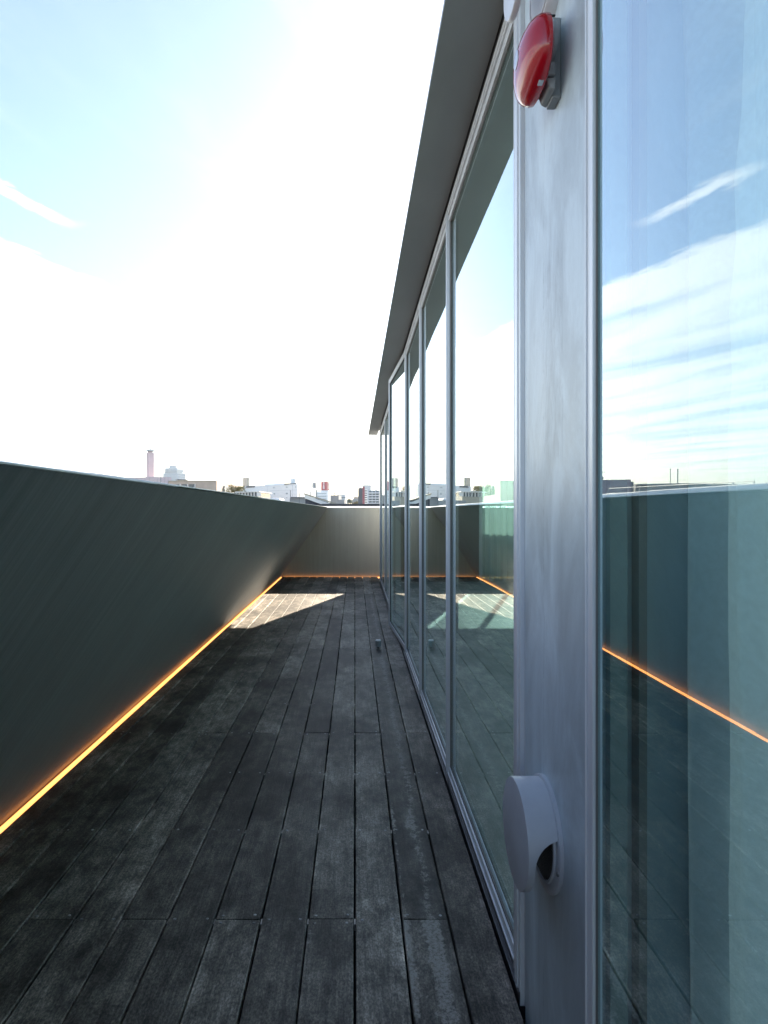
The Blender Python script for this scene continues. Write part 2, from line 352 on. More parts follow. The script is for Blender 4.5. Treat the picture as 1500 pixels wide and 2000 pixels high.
for k_ in ('cur_dark', 'cur_light'):
    t = M[k_].node_tree; b_ = t.nodes['Principled BSDF']; tl = N(t, 'ShaderNodeBsdfTranslucent'); ms_ = N(t, 'ShaderNodeMixShader')
    ms_.inputs[0].default_value = .30 if k_ == 'cur_dark' else .60
    t.links.new(b_.inputs['Base Color'].links[0].from_socket, tl.inputs['Color']); t.links.new(b_.outputs[0], ms_.inputs[1]); t.links.new(tl.outputs[0], ms_.inputs[2])
    t.links.new(ms_.outputs[0], t.nodes['Material Output'].inputs['Surface'])
# ------------------------------------------------------------------ setting: ground and roof slab
GZ = -16.0
MB().box(-1500, 1500, -400, 2600, GZ - 1, GZ).build('ground', M['ground'], kind='structure')

# ------------------------------------------------------------------ deck
PITCH, GAP, YEND, YBEG = .1258, .0054, 10.700, -2.6
deck = MB()
deck.box(-1.60, .36, YBEG, 10.735, -.20, -.10)
JOIST = [1.725 + .4829 * k for k in range(-8, 19)]
for y in JOIST: deck.box(-1.22, .36, y - .03, y + .03, -.0995, -.0245)
deck = deck.build('deck', M['under'], kind='structure')
FX0, FSL = .378, .0016                       # facade line x = FX0 + FSL*y
def fx(y): return FX0 + FSL * y
screws = MB(); clips = MB()
for k in range(-10, 3):
    xl, xr = k * PITCH + GAP / 2, (k + 1) * PITCH - GAP / 2
    if k == -10: xl = -1.208
    odd = k % 2
    js = [(1.725 if odd else 3.174) + 3.380 * n for n in range(-3, 4)]
    js = [YBEG] + [j for j in js if YBEG + .3 < j < YEND - .3] + [YEND]
    for a, b in zip(js, js[1:]):
        dzr = random.uniform(-.0012, .0012); t_ = random.uniform(-.0010, .0010); sk = random.uniform(-.0012, .0012)
        y0, y1 = a + .0018, b - .0018
        r0 = xr + sk if k < 2 else fx(y0) - .016
        r1 = xr - sk if k < 2 else fx(y1) - .016
        z0 = -.024; zl = dzr + t_; zr = dzr - t_; c = .0022
        mb = MB()
        # board with eased top edges
        prof = lambda L, Rr: [(L, z0), (Rr, z0), (Rr, zr - c), (Rr - c, zr), (L + c, zl), (L, zl - c)]
        p0, p1 = prof(xl + sk, r0), prof(xl - sk, r1)
        n = 6; vs_ = [(x, y0, z) for x, z in p0] + [(x, y1, z) for x, z in p1]
        mb.add(vs_, [((i + 1) % n, i, i + n, (i + 1) % n + n)[::-1] for i in range(n)] + [tuple(range(n)), tuple(range(2 * n - 1, n - 1, -1))])
        mb.build('plank', M['wood'], deck)
        for y in JOIST:
            ys = [y]
            if abs(y - a) < .05: ys = [y + .016]
            elif abs(y - b) < .05: ys = [y - .016]
            if not (y0 < ys[0] < y1) or random.random() < .3: continue
            for xs in (xl + .016, r0 - .018):
                if k == -10 and xs > xl + .1: pass
                zz = zl if xs < (xl + r0) / 2 else zr
                screws.lathe([(.0044, -.003), (.0044, .0006), (.0034, .0013)], (xs + random.uniform(-.002, .002), ys[0] + random.uniform(-.003, .003), zz), n=8)
    for y in JOIST:
        if random.random() < .75: clips.box(xr + .0005, xr + GAP - .0005, y - .012, y + .010, -.024, -.006)
screws.build('screws', M['screw'], deck, kind='stuff')
clips.build('gap_spacers', M['clip'], deck, kind='stuff')

# ------------------------------------------------------------------ leaning wall and end wall
YW = 10.740
lw = thing('leaning_wall', 'dark concrete parapet leaning inward over the left edge of the wooden deck', 'wall', (-1.3, 4, 0))
BX, TX, TZ = -1.243, -.455, 1.160
sl = (TX - BX) / TZ
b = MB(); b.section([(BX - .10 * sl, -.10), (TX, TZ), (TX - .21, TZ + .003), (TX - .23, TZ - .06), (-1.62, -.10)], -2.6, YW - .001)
b.build('wall_body', M['lean'], lw)
# coping in lengths, each a little off its neighbour
ys = [-2.6, .2, 1.46, 1.64, 3.1, 4.55, 6.0, 7.5, 9.0, YW]
for a, c in zip(ys, ys[1:]):
    e = random.uniform(-.0015, .0015)
    MB().section([(TX + .004, TZ + .002 + e), (TX + .004, TZ + .0045 + e), (TX - .225, TZ + .0385 + e), (TX - .225, TZ + .020 + e), (TX - .21, TZ + .006 + e)], a + .0015, c - .0015).build('coping', M['coping'], lw)
ew = thing('end_wall', 'pale upright concrete parapet closing the far end of the deck', 'wall', (1, YW, 0))
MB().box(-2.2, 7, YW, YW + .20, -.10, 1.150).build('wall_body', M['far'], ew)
def ysec(mb, pts, x0, x1):
    n = len(pts); vs_ = [(x0, y, z) for y, z in pts] + [(x1, y, z) for y, z in pts]
    mb.add(vs_, [(i, (i + 1) % n, (i + 1) % n + n, i + n) for i in range(n)] + [tuple(range(n - 1, -1, -1)), tuple(range(n, 2 * n))]); return mb
for a, c in ((-2.2, -.452), (-.449, 1.8), (1.803, 7)):
    z = 1.152
    o = ysec(MB(), [(YW - .006, z), (YW - .006, z + .003), (YW + .215, z + .029), (YW + .215, z)], a, c).build('coping', M['coping'], ew)

# warm light strips in the slot at the foot of both walls
seg = [(-2.55, -.2), (-.19, 1.47), (1.48, 3.16), (3.17, 4.84), (4.85, 6.52), (6.53, 8.2), (8.21, 10.66)]
names = {1: 'beside the camera', 2: 'nearest lit length in view', 3: 'second lit length from the viewer', 4: 'third lit length beside the sunlit boards', 5: 'fourth lit length, ending in the sun patch', 6: 'farthest lit length, running into the corner', 0: 'behind the viewer'}
for i, (a, c) in enumerate(seg):
    o = (i % 2) * .005
    t_ = thing('light_strip', 'glowing strip under the leaning wall, ' + names[i], 'light strip', (-1.222, (a + c) / 2, -.004), 'light strips along the leaning wall')
    MB().box(-1.231, -1.2185 + o, a, c, -.008 - o * .3, .0025 + o * .4).build('diffuser', M['led'], t_)
    MB().box(-1.236, -1.213 + o, a, c, -.018, -.0085 - o * .3).build('channel', M['alu'], t_)
t_ = thing('light_strip', 'glowing orange strip along the foot of the far end wall behind the plank ends', 'light strip', (-.4, 10.72, -.02))
MB().box(-1.2, 4.0, 10.716, 10.730, -.024, -.006).build('diffuser', M['led'], t_)
MB().box(-1.2, 4.0, 10.712, 10.734, -.034, -.0245).build('channel', M['alu'], t_)

# ------------------------------------------------------------------ pavilion
pav = thing('glass_pavilion', 'long low pavilion with mirror-like glass doors and a thin grey eave right of the deck', 'building', (fx(4), 4, 0))
def fb(mb, u0, u1, y0, y1, z0, z1):
    return mb.hexa([(fx(y0) + u0, y0, z0), (fx(y0) + u1, y0, z0), (fx(y1) + u1, y1, z0), (fx(y1) + u0, y1, z0),
                    (fx(y0) + u0, y0, z1), (fx(y0) + u1, y0, z1), (fx(y1) + u1, y1, z1), (fx(y1) + u0, y1, z1)])
fb(MB(), 0, .26, 1.016, 1.427, -.10, 2.40).build('concrete_pier', M['pier'], pav)
# roof: thin eave plus slab
r = MB(); r.section([(fx(4) - .157, 2.384), (fx(4) - .003, 2.380), (fx(4) - .003, 2.50), (fx(4) + .3, 2.60), (fx(4) - .10, 2.47), (fx(4) - .157, 2.400)], -2.6, 10.81)
r2 = MB(); fb(r2, -.08, 3.6, -2.6, 10.80, 2.455, 2.64)
r.v += []; r.add(r2.v, r2.f)
r.build('roof', M['soffit'], pav)
fb(MB(), .062, 2.80, -2.6, 10.0, -.12, -.004).build('floor', M['floor_in'], pav)
fb(MB(), .062, 2.80, -2.6, 10.0, 2.40, 2.45).build('ceiling', M['inner'], pav)
wn = MB()  # unseen glazed back wall, added and set close to brighten the curtains
for y in (-2.6, -.5, 1.6, 3.7, 5.8, 7.9, 10.0): fb(wn, 2.80, 2.87, y, y + .06, -.06, 2.45)
fb(wn, 2.80, 2.87, -2.54, 10.0, -.06, .02); fb(wn, 2.80, 2.87, -2.54, 10.0, 2.38, 2.45)
wn = wn.build('window', M['alu'], pav); fb(MB(), 2.83, 2.84, -2.55, 10.0, .01, 2.39).build('pane', M['clear'], wn)
fb(MB(), .05, 2.80, -2.75, -2.6, -.12, 2.45).build('wall', M['inner'], pav)
w1 = MB(); fb(w1, .05, 1.55, 10.0, 10.08, -.12, 2.45); w1.build('partition', M['inner_dark'], pav)
fb(MB(), .05, 1.55, 10.081, 10.10, -.12, 2.45).build('end_bounce_panel', M['white'], pav)  # unseen white panel added to bounce sunlight onto the end wall
fb(MB(), -2.2, 4.6, -2.75, 10.95, GZ, -.2005).build('lower_storeys', M['far'], pav)
# end window
wn = MB(); fb(wn, 1.55, 1.60, 10.0, 10.08, -.004, 2.40); fb(wn, 2.12, 2.17, 10.01, 10.07, -.004, 2.40); pass
wn = wn.build('window', M['alu'], pav); fb(MB(), 1.60, 2.79, 10.035, 10.045, 0, 2.39).build('pane', M['glass'], wn)

def panel(y0, y1, z0=.020, z1=2.325, st=.023, name='glass_door', first=False):
    f = MB()
    for a, c in ((y0, y0 + st), (y1 - st, y1)):
        fb(f, 0, .042, a + .0008, c - .0008, z0, z1)
        fb(f, -.005, 0.001, a + .009, a + .015, z0, z1)          # thin fin down the stile
    fb(f, .002, .040, y0 + st, y1 - st, z0, z0 + .034); fb(f, .002, .040, y0 + st, y1 - st, z1 - .040, z1)
    fb(f, -.003, .0021, y0 + st, y1 - st, z0 + .008, z0 + .012)
    fb(f, -.004, .0021, y0 + st, y1 - st, z1 - .016, z1 - .008)
    o = f.build(name, M['alu'], pav, bevel=.0015)
    g = MB(); fb(g, .0135, .0215, y0 + st - .004, y1 - st + .004, z0 + .030, z1 - .036)
    g.build('pane', M['glass'], o)
    k = MB()
    for a, c in ((y0 + st, y0 + st + .007), (y1 - st - .007, y1 - st)):
        fb(k, .0075, .0130, a, c, z0 + .034, z1 - .040); fb(k, .0222, .030, a, c, z0 + .034, z1 - .040)
    for a, c in ((z0 + .034, z0 + .041), (z1 - .047, z1 - .040)):
        fb(k, .0075, .0130, y0 + st + .0072, y1 - st - .0072, a, c)
    k.build('gasket', M['seal'], o)
    s = MB()
    for a, c in ((y0 + st + .007, y0 + st + .019), (y1 - st - .019, y1 - st - .007)): fb(s, .0222, .030, a, c, z0 + .045, z1 - .05)
    fb(s, .0222, .030, y0 + st + .02, y1 - st - .02, z0 + .041, z0 + .053)
    s.build('glazing_spacer', M['spacer'], o)
    return o
YM = [1.500, 2.640, 3.760, 4.880, 6.000, 7.120, 8.330, 9.990]
for a, c in zip(YM, YM[1:]):
    if a == 4.880: continue
    panel(a, c)
# end jamb beside the pier and the corner post
j = MB(); fb(j, -.007, .05, 1.447, 1.4985, -.02, 2.345); fb(j, .004, .05, 1.4275, 1.447, -.02, 2.345); fb(j, -.010, -.0065, 1.462, 1.470, -.02, 2.345); j.build('door_jamb', M['alu'], pav, bevel=.0015)
j = MB(); fb(j, -.003, .05, 9.992, 10.085, -.05, 2.38); j.build('corner_post', M['alu'], pav)
# sill track and head track
s = MB(); fb(s, -.011, .058, 1.4475, 9.991, -.05, .004); fb(s, -.011, -.0055, 1.4475, 9.991, .004, .011); fb(s, .000, .004, 1.4475, 9.991, .004, .018); fb(s, .038, .043, 1.4475, 9.991, .004, .018)
s.build('sill_track', M['track'], pav)
s = MB(); fb(s, .004, .055, 1.4275, 9.991, 2.347, 2.40); s.build('head_recess_shade', M['gasket'], pav)  # near-black filler stands in for the shade above the head track
s = MB(); fb(s, -.003, .055, 1.4275, 9.991, 2.328, 2.345); s.build('head_track', M['alu'], pav, bevel=.002)
# the door that stands ajar: hinged on its near edge
H0, H1 = Vector((.3855, 4.905, 0)), Vector((.3215, 6.045, 0))
dv = (H1 - H0).normalized(); nv = Vector((dv.y, -dv.x, 0)); LEN = (H1 - H0).length
def db(mb, s0, s1, n0, n1, z0, z1):
    P = lambda s_, n_, z: tuple(H0 + dv * s_ + nv * n_ + Vector((0, 0, z)))
    return mb.hexa([P(s0, n0, z0), P(s0, n1, z0), P(s1, n1, z0), P(s1, n0, z0), P(s0, n0, z1), P(s0, n1, z1), P(s1, n1, z1), P(s1, n0, z1)][0:8] if False else
                   [P(s0, n0, z0), P(s0, n1, z0), P(s1, n1, z0), P(s1, n0, z0), P(s0, n0, z1), P(s0, n1, z1), P(s1, n1, z1), P(s1, n0, z1)])
f = MB(); st = .036
db(f, 0, st, 0, .042, .022, 2.342); db(f, LEN - st, LEN, 0, .042, .022, 2.342)
db(f, st, LEN - st, .002, .040, .022, .062); db(f, st, LEN - st, .002, .040, 2.298, 2.342)
db(f, LEN - .010, LEN - .004, -.004, .0005, .022, 2.342)
dr = f.build('glass_door', M['alu'], pav, bevel=.0015, label='glass door standing slightly ajar toward the deck')
g = MB(); db(g, st - .004, LEN - st + .004, .0135, .0215, .058, 2.302); g.build('pane', M['glass'], dr)
g = MB(); db(g, st, st + .007, .0075, .013, .062, 2.298); db(g, LEN - st - .007, LEN - st, .0075, .013, .062, 2.298); db(g, st + .0072, LEN - st - .0072, .0075, .013, 2.291, 2.298); db(g, st + .0072, LEN - st - .0072, .0075, .013, .062, .069); g.build('gasket', M['gasket'], dr)
# the big fixed window nearest the viewer
f = MB(); fb(f, -.014, .050, .985, 1.0155, -.04, 2.40); fb(f, -.0170, -.0136, 1.0065, 1.0105, -.04, 2.40)
fb(f, 0, .05, -1.9, .9848, -.04, .03); fb(f, 0, .05, -1.9, .9848, 2.33, 2.40); fb(f, 0, .05, -1.95, -1.9, -.04, 2.40)
fw = f.build('window', M['alu'], pav, bevel=.0015)
g = MB(); fb(g, -.0060, .0030, -1.9, .9847, .0302, 2.3298); g.build('pane', M['glass'], fw)
g = MB(); fb(g, -.0090, -.0062, .9820, .9848, .031, 2.329); fb(g, .046, .058, .958, .984, .03, 2.33); g.build('gasket', M['seal'], fw)
g = MB(); fb(g, .0045, .030, .962, .980, .03, 2.33); g.build('glazing_spacer', M['spacer'], fw)

# ------------------------------------------------------------------ curtains behind the fixed window
def curtain(name, label, mat, u, ya, yb, zt, zb, fn, edge=None, ny=90):
    NZ = 26; vs_ = []; fs = []
    for i in range(ny + 1):
        for jz in range(NZ + 1):
            q = jz / NZ; z = zt + (zb - zt) * q; s_ = i / ny
            y = ya + (yb - ya) * s_
            if edge: y += edge(z) * (1 - s_)
            vs_.append((fx(y) + u + fn(y, z, s_), y, z))
    for i in range(ny):
        for jz in range(NZ):
            a = i * (NZ + 1) + jz; fs.append((a, a + 1, a + NZ + 2, a + NZ + 1))
    o = MB().add(vs_, fs).build(name, mat); o.data.polygons.foreach_set('use_smooth', [True] * len(fs))
    return tag(o, label, 'curtain')
def folds_dark(y, z, s_):
    a = 2 * math.pi * (y - 1.36) / .086
    return .030 * math.tanh(2.8 * math.sin(a)) + .012 * math.sin(2.3 * a + 1) + .003 * math.sin(z * 2 + a)
curtain('curtain', 'dark grey pleated curtain gathered beside the frame behind the big right window', M['cur_dark'], .20, 1.60, .95, 2.38, .02, folds_dark)
def folds_light(y, z, s_):
    y2 = y + .02 * math.sin(z * 1.3) - .03 * (z - 1)
    ya, yb = y - .921 + .012 * (z - 1.1), y - .852 + .006 * (z - 1.1)
    return .055 * math.exp(-(ya / .014) ** 2) + .018 * math.tanh(yb / .010) + .03 * math.exp(-((y - .70) / .02) ** 2) -.018 * math.sin(2 * math.pi * (y2 - .9) / .27) + .008 * math.sin(2 * math.pi * y2 / .061) * max(0, math.sin(9 * y2)) + .006 * math.sin(2 * math.pi * y2 / .113 + .7) + .006 * math.sin(z * 3 + y * 9)
curtain('curtain', 'pale curtain hanging in soft folds behind the right half of the big window', M['cur_light'], .13, 1.115, -1.6, 2.38, .02, folds_light, edge=lambda z: -.092 * (z - 1.1), ny=150)

# sheer curtain across the end window of the room
m_, t, b_ = new_mat('sheer_voile'); t.nodes.remove(b_)
tl = N(t, 'ShaderNodeBsdfTranslucent'); tl.inputs[0].default_value = (.80, .84, .76, 1); df = N(t, 'ShaderNodeBsdfDiffuse'); df.inputs[0].default_value = (.80, .84, .76, 1); tp = N(t, 'ShaderNodeBsdfTransparent')
a1 = N(t, 'ShaderNodeMixShader'); a1.inputs[0].default_value = .5; t.links.new(tl.outputs[0], a1.inputs[1]); t.links.new(df.outputs[0], a1.inputs[2])
wv = N(t, 'ShaderNodeTexWave'); wv.inputs['Scale'].default_value = 260; gq = N(t, 'ShaderNodeNewGeometry'); t.links.new(gq.outputs['Position'], wv.inputs['Vector'])
a2 = N(t, 'ShaderNodeMixShader'); t.links.new(math_node(t, 'MULTIPLY_ADD', wv.outputs['Fac'], .2, .22), a2.inputs[0]); t.links.new(a1.outputs[0], a2.inputs[1]); t.links.new(tp.outputs[0], a2.inputs[2])
t.links.new(a2.outputs[0], t.nodes['Material Output'].inputs['Surface'])
vs_ = []; fs = []; nx = 160
for i in range(nx + 1):
    x = fx(10) + 1.62 + i / nx * 1.16; yy = 9.90 + .028 * math.sin(i * .42) + .014 * math.sin(i * .93 + 1)
    vs_ += [(x, yy, 2.38), (x + .004 * math.sin(i), yy + .01 * math.sin(i * .3), .01)]
fs = [(2 * i, 2 * i + 1, 2 * i + 3, 2 * i + 2) for i in range(nx)]
o = MB().add(vs_, fs).build('curtain', m_); o.data.polygons.foreach_set('use_smooth', [True] * nx)
tag(o, 'sheer greenish curtain inside the room, seen through the nearest glass door', 'curtain')

# ------------------------------------------------------------------ things fixed to the pier
WX = fx(1.25)
# round hood vent near the floor
vt = thing('hood_vent', 'pale grey round hood vent low on the concrete pier', 'vent', (WX, 1.268, .464))
cy_, cz_ = 1.268, .464
MB().lathe([(.108, .0), (.108, .007), (.105, .009), (.090, .009)], (WX, cy_, cz_), 'x', 56).build('flange', M['vent'], vt, smooth=True)
n = 96; rad = .103; dep = .064
vs_ = []; fs = []
def back_off(a):   # where the hood skin ends: full depth above, cut away in an arch below
    c = -math.sin(a)           # 1 at the very bottom
    q = min(1, max(0, (c + .30) / .50)); q = math.sqrt(1 - (1 - q) ** 2)
    return .006 + q * .045
rows = [('r', rad - .004, dep), ('r', rad - .001, dep - .001), ('r', rad, dep - .004), ('s', rad, 0), ('s', rad - .003, 0), ('r', rad - .003, dep - .005)]
for kind, rr, d in rows:
    for k in range(n):
        a = 2 * math.pi * k / n
        dd = d if kind == 'r' else back_off(a)
        vs_.append((WX - dd, cy_ + rr * math.cos(a), cz_ + rr * math.sin(a)))
for j_ in range(len(rows) - 1):
    for k in range(n): fs.append((j_ * n + k, (j_ + 1) * n + k, (j_ + 1) * n + (k + 1) % n, j_ * n + (k + 1) % n))
fs += [tuple(range(n)), tuple(range(6 * n - 1, 5 * n - 1, -1))]
MB().add(vs_, fs).build('hood', M['vent'], vt, smooth=True)
MB().lathe([(.089, .001), (.089, .0088), (.0885, .0135), (.083, .0135), (.083, .0095)], (WX, cy_, cz_), 'x', 48).build('inner_ring', M['vent'], vt, smooth=True)
MB().lathe([(.082, .0095), (.082, .0105)], (WX, cy_, cz_), 'x', 40).build('mesh_backing', M['mesh'], vt)
wm = MB()
for i in range(-13, 14):
    o_ = i * .0058; h_ = math.sqrt(max(0, .081 ** 2 - o_ ** 2))
    wm.box(WX - .0122, WX - .0108, cy_ + o_ - .0006, cy_ + o_ + .0006, cz_ - h_, cz_ + h_)
    wm.box(WX - .0137, WX - .0123, cy_ - h_, cy_ + h_, cz_ + o_ - .0006, cz_ + o_ + .0006)
wm.build('wire_mesh', M['wire'], vt)
MB().lathe([(.0042, .0), (.0042, .0035), (.003, .0045)], (WX - .0068, cy_ - .0985, cz_ - .028), 'x', 12).build('screw', M['screw'], vt)

# round disc vent at the top of the pier
dvn = thing('disc_vent', 'white round vent with a floating cover disc at the top of the pier', 'vent', (WX, 1.235, 2.13))
cc = (WX, 1.235, 2.128)
MB().lathe([(.086, 0), (.086, .016), (.083, .021), (.079, .021), (.0785, .0185), (.070, .0185), (.0695, .021), (.050, .022)], cc, 'x', 48).build('base_ring', M['white'], dvn, smooth=True)
MB().lathe([(.022, .0215), (.022, .064)], cc, 'x', 20).build('stem', M['white'], dvn, smooth=True)
MB().lathe([(.066, .0645), (.0685, .067), (.0685, .074), (.066, .0775), (.05, .079), (.02, .080)], cc, 'x', 48).build('cover_disc', M['white'], dvn, smooth=True)

# red siren
sr = thing('siren', 'glossy red dome alarm siren on a grey bracket high on the pier', 'siren', (WX, 1.19, 1.95))
sy, sz = 1.187, 1.932
prof = [(.079, .034), (.0835, .037), (.0842, .044), (.0825, .052), (.077, .060), (.067, .0675), (.053, .0735), (.036, .078), (.018, .0805), (.004, .081)]
vs_ = []; n = 64
for rr, d in prof:
    for k in range(n):
        a = 2 * math.pi * k / n; c_, s2 = math.cos(a), math.sin(a)
        # a little squarer and narrower toward the top, flatter at the foot
        rr_ = rr * (abs(c_) ** 2.5 + abs(s2) ** 2.5) ** (-1 / 2.5)
        vs_.append((WX - d - .004 * (s2 < 0) * abs(s2) * 0, sy + rr_ * c_ * .95, sz + rr_ * s2 * (.73 if s2 > 0 else .73)))
fs = []
for j_ in range(len(prof) - 1):
    for k in range(n): fs.append((j_ * n + k, (j_ + 1) * n + k, (j_ + 1) * n + (k + 1) % n, j_ * n + (k + 1) % n))
fs += [tuple(range(n)), tuple(range(len(prof) * n - 1, (len(prof) - 1) * n - 1, -1))]
cv = MB().add(vs_, fs).build('cover', M['red'], sr, smooth=True)
bk = MB(); bk.box(WX - .016, WX - .0002, sy - .008, sy + .030, sz - .070, sz + .078)
bk.build('bracket', M['grey_box'], sr, bevel=.002)
MB().lathe([(.040, .0162), (.040, .030), (.037, .0335)], (WX, sy - .004, sz + .026), 'x', 36).build('sounder', M['grey_box'], sr, smooth=True)
bk = MB(); bk.box(WX - .033, WX - .0163, sy - .030, sy + .030, sz - .043, sz - .018); bk.build('junction_box', M['grey_box'], sr, bevel=.003)
bk = MB(); bk.add([(WX - .0163, sy - .028, sz - .067), (WX - .0163, sy + .03, sz - .067), (WX - .0163, sy + .03, sz - .046), (WX - .0163, sy - .028, sz - .046),
                   (WX - .027, sy - .026, sz - .063), (WX - .027, sy + .028, sz - .063), (WX - .033, sy + .028, sz - .046), (WX - .033, sy - .026, sz - .046)],
                  [(0, 1, 2, 3), (7, 6, 5, 4), (0, 4, 5, 1), (1, 5, 6, 2), (2, 6, 7, 3), (3, 7, 4, 0)]); bk.build('base_wedge', M['grey_box'], sr, bevel=.002)
MB().tube((WX - .040, sy - .046, sz + .034), (WX - .028, sy - .044, sz + .034), .0038, 10).build('bolt', M['screw'], sr)
bk = MB(); bk.box(WX - .045, WX - .031, sy - .0735, sy - .0700, sz + .0300, sz + .0320); bk.build('slot', M['black'], cv)
bk = MB(); a = R(-103)
bk.box(WX - .049, WX - .040, sy - .0370, sy - .0240, sz - .0600, sz - .0515); bk.build('label_plate', M['badge'], cv, bevel=.001)
bk = MB(); bk.lathe([(.016, .0785), (.016, .0815), (.014, .0822)], (WX, sy, sz + .004), 'x', 28); bk.build('badge', M['badge'], cv, smooth=True)

# door stop on the boards
ds = thing('door_stop', 'small grey cylindrical door stop standing on the boards near the open door', 'door stop', (.188, 5.13, 0))
MB().lathe([(.010, .0), (.010, .014)], (.188, 5.13, .001), n=16).build('foot', M['alu_dark'], ds, smooth=True)
MB().lathe([(.021, .0145), (.0225, .016), (.0225, .058)], (.188, 5.13, .001), n=28).build('body', M['grey_box'], ds, smooth=True)
MB().lathe([(.0228, .0582), (.0228, .064), (.020, .066)], (.188, 5.13, .001), n=28).build('cap', M['white'], ds, smooth=True)

# ------------------------------------------------------------------ the city beyond
def PX(px, D): return (px - VX) / FPX * D
def PZ(py, D): return EYE + (VY - py) / FPX * D
def pt(px, D): return (PX(px, D), D)
def facade(name, p, q, rects, mat, parent, out=.06, joined=False):
    """rects in (s0,s1,z0,z1), s along p->q; each becomes its own part"""
    p, q = Vector(p + (0,)), Vector(q + (0,)); d = q - p; nn = Vector((d.y, -d.x, 0)).normalized()
    if nn.y > 0: nn = -nn
    all_ = MB(); res = []
    for s0, s1, z0, z1 in rects:
        mb = all_ if joined else MB()
        a, b = p + d * s0, p + d * s1
        P = [a - nn * .3, b - nn * .3, b + nn * out, a + nn * out]
        mb.hexa([(v.x, v.y, z0) for v in P] + [(v.x, v.y, z1) for v in P])
        if not joined: res.append(mb.build(name, mat, parent))
    if joined: res.append(all_.build(name, mat, parent, kind='stuff'))
    return res
C = dict(
    pink=plain('pink_render', (.66, .53, .54), .8, 0, .06, .2),
    pale=plain('pale_blue_cladding', (.50, .57, .61), .6, 0, .06, .05),
    tan=plain('tan_tile', (.52, .42, .34), .8, 0, .10, .6),
    cream=plain('cream_wall', (.60, .54, .42), .8, 0, .06, .3),
    white=plain('white_tile_cladding', (.76, .81, .84), .5, 0, .05, .15),
    win=plain('far_window', (.07, .09, .11), .2, 0, .2, .5),
    winb=plain('far_window_pale', (.30, .38, .43), .3, 0, .1, .5),
    grey=plain('grey_concrete', (.33, .34, .34), .8, 0, .12, .4),
    beige=plain('beige_panel', (.44, .42, .35), .8, 0, .08, .3),
    red=plain('sign_red', (.34, .045, .065), .5, 0, .05, .2),
    plum=plain('plum_render', (.34, .27, .31), .8, 0, .08, .3),
    redw=plain('red_tile', (.28, .07, .09), .6, 0, .08, .3),
    navy=plain('navy_siding', (.035, .042, .065), .6, 0, .15, 2),
    navyt=plain('navy_tile', (.07, .085, .105), .6, 0, .1, .3),
    sign=plain('sign_white', (.80, .80, .80), .5),
    letter=plain('letter_grey', (.16, .18, .20), .6),
    roof=plain('tan_roof', (.40, .36, .28), .6, 0, .12, 2),
    fascia=plain('white_fascia', (.78, .78, .76), .5, 0, .05, 2),
    cap=plain('blue_metal_cap', (.14, .20, .23), .5, .2, .1, 1),
    leaf_o=plain('autumn_leaf', (.20, .17, .04), .7, 0, .35, .9),
    leaf_g=plain('green_leaf', (.05, .09, .045), .7, 0, .35, .9),
    bark=plain('bark', (.09, .07, .05), .9, 0, .2, 6),
    steel=plain('mast_steel', (.30, .31, .32), .5, .4),
)
def block(mb, pts, z1, z0=GZ):
    return mb.prism(pts, z0, z1)
def rot_plan(cx0, cy0, w, d, a):
    c_, s2 = math.cos(a), math.sin(a)
    return [(cx0 + x * c_ - y * s2, cy0 + x * s2 + y * c_) for x, y in ((-w / 2, -d / 2), (w / 2, -d / 2), (w / 2, d / 2), (-w / 2, d / 2))]

# pink building with chimney
D = 180
bd = thing('pink_building', 'pale pink low building beneath the tall chimney', 'building', (PX(295, D), D, GZ))
plan = [pt(250, D + 6), pt(301, D), pt(335, D + 3), pt(320, D + 40), pt(250, D + 40)]
block(MB(), plan, PZ(931, D)).build('wall', C['pink'], bd)
facade('panel_joint', plan[0], plan[1], [(k / 6 - .004, k / 6 + .004, PZ(950, D), PZ(931.5, D)) for k in range(1, 6)], C['grey'], bd, .02)
facade('panel_joint', plan[1], plan[2], [(k / 5 - .005, k / 5 + .005, PZ(950, D), PZ(931.5, D)) for k in range(1, 5)], C['grey'], bd, .02)
ch = thing('chimney', 'tall square pink chimney tower with a pointed metal cap', 'chimney', (PX(293.5, D + 8), D + 8, PZ(931, D)))
D2 = D + 8; cxx = PX(293.3, D2)
block(MB(), rot_plan(cxx, D2, 1.72, 1.45, R(48)), PZ(884, D2), GZ).build('shaft', C['pink'], ch)
MB().prism(rot_plan(cxx, D2, .95, .95, R(48)), PZ(884, D2) + .001, PZ(881.6, D2)).build('neck', C['pink'], ch)
zt = PZ(881.5, D2)
MB().add([(x, y, zt) for x, y in rot_plan(cxx, D2, 3.0, 2.7, R(48))] + [(cxx + .1, D2, zt + .75)], [(0, 1, 2, 3)[::-1], (0, 1, 4), (1, 2, 4), (2, 3, 4), (3, 0, 4)]).build('cap', C['cap'], ch)
ms = thing('mast', 'thin lightning mast with a thick base in front of the pink building', 'mast', (PX(314, 150), 150, GZ))
MB().tube((PX(314, 150), 150, GZ), (PX(314, 150), 150, PZ(931.5, 150)), .10).build('base', C['steel'], ms)
MB().tube((PX(314, 150), 150, PZ(931.5, 150)), (PX(313.6, 150), 150, PZ(908, 150)), .022).build('rod', C['steel'], ms)

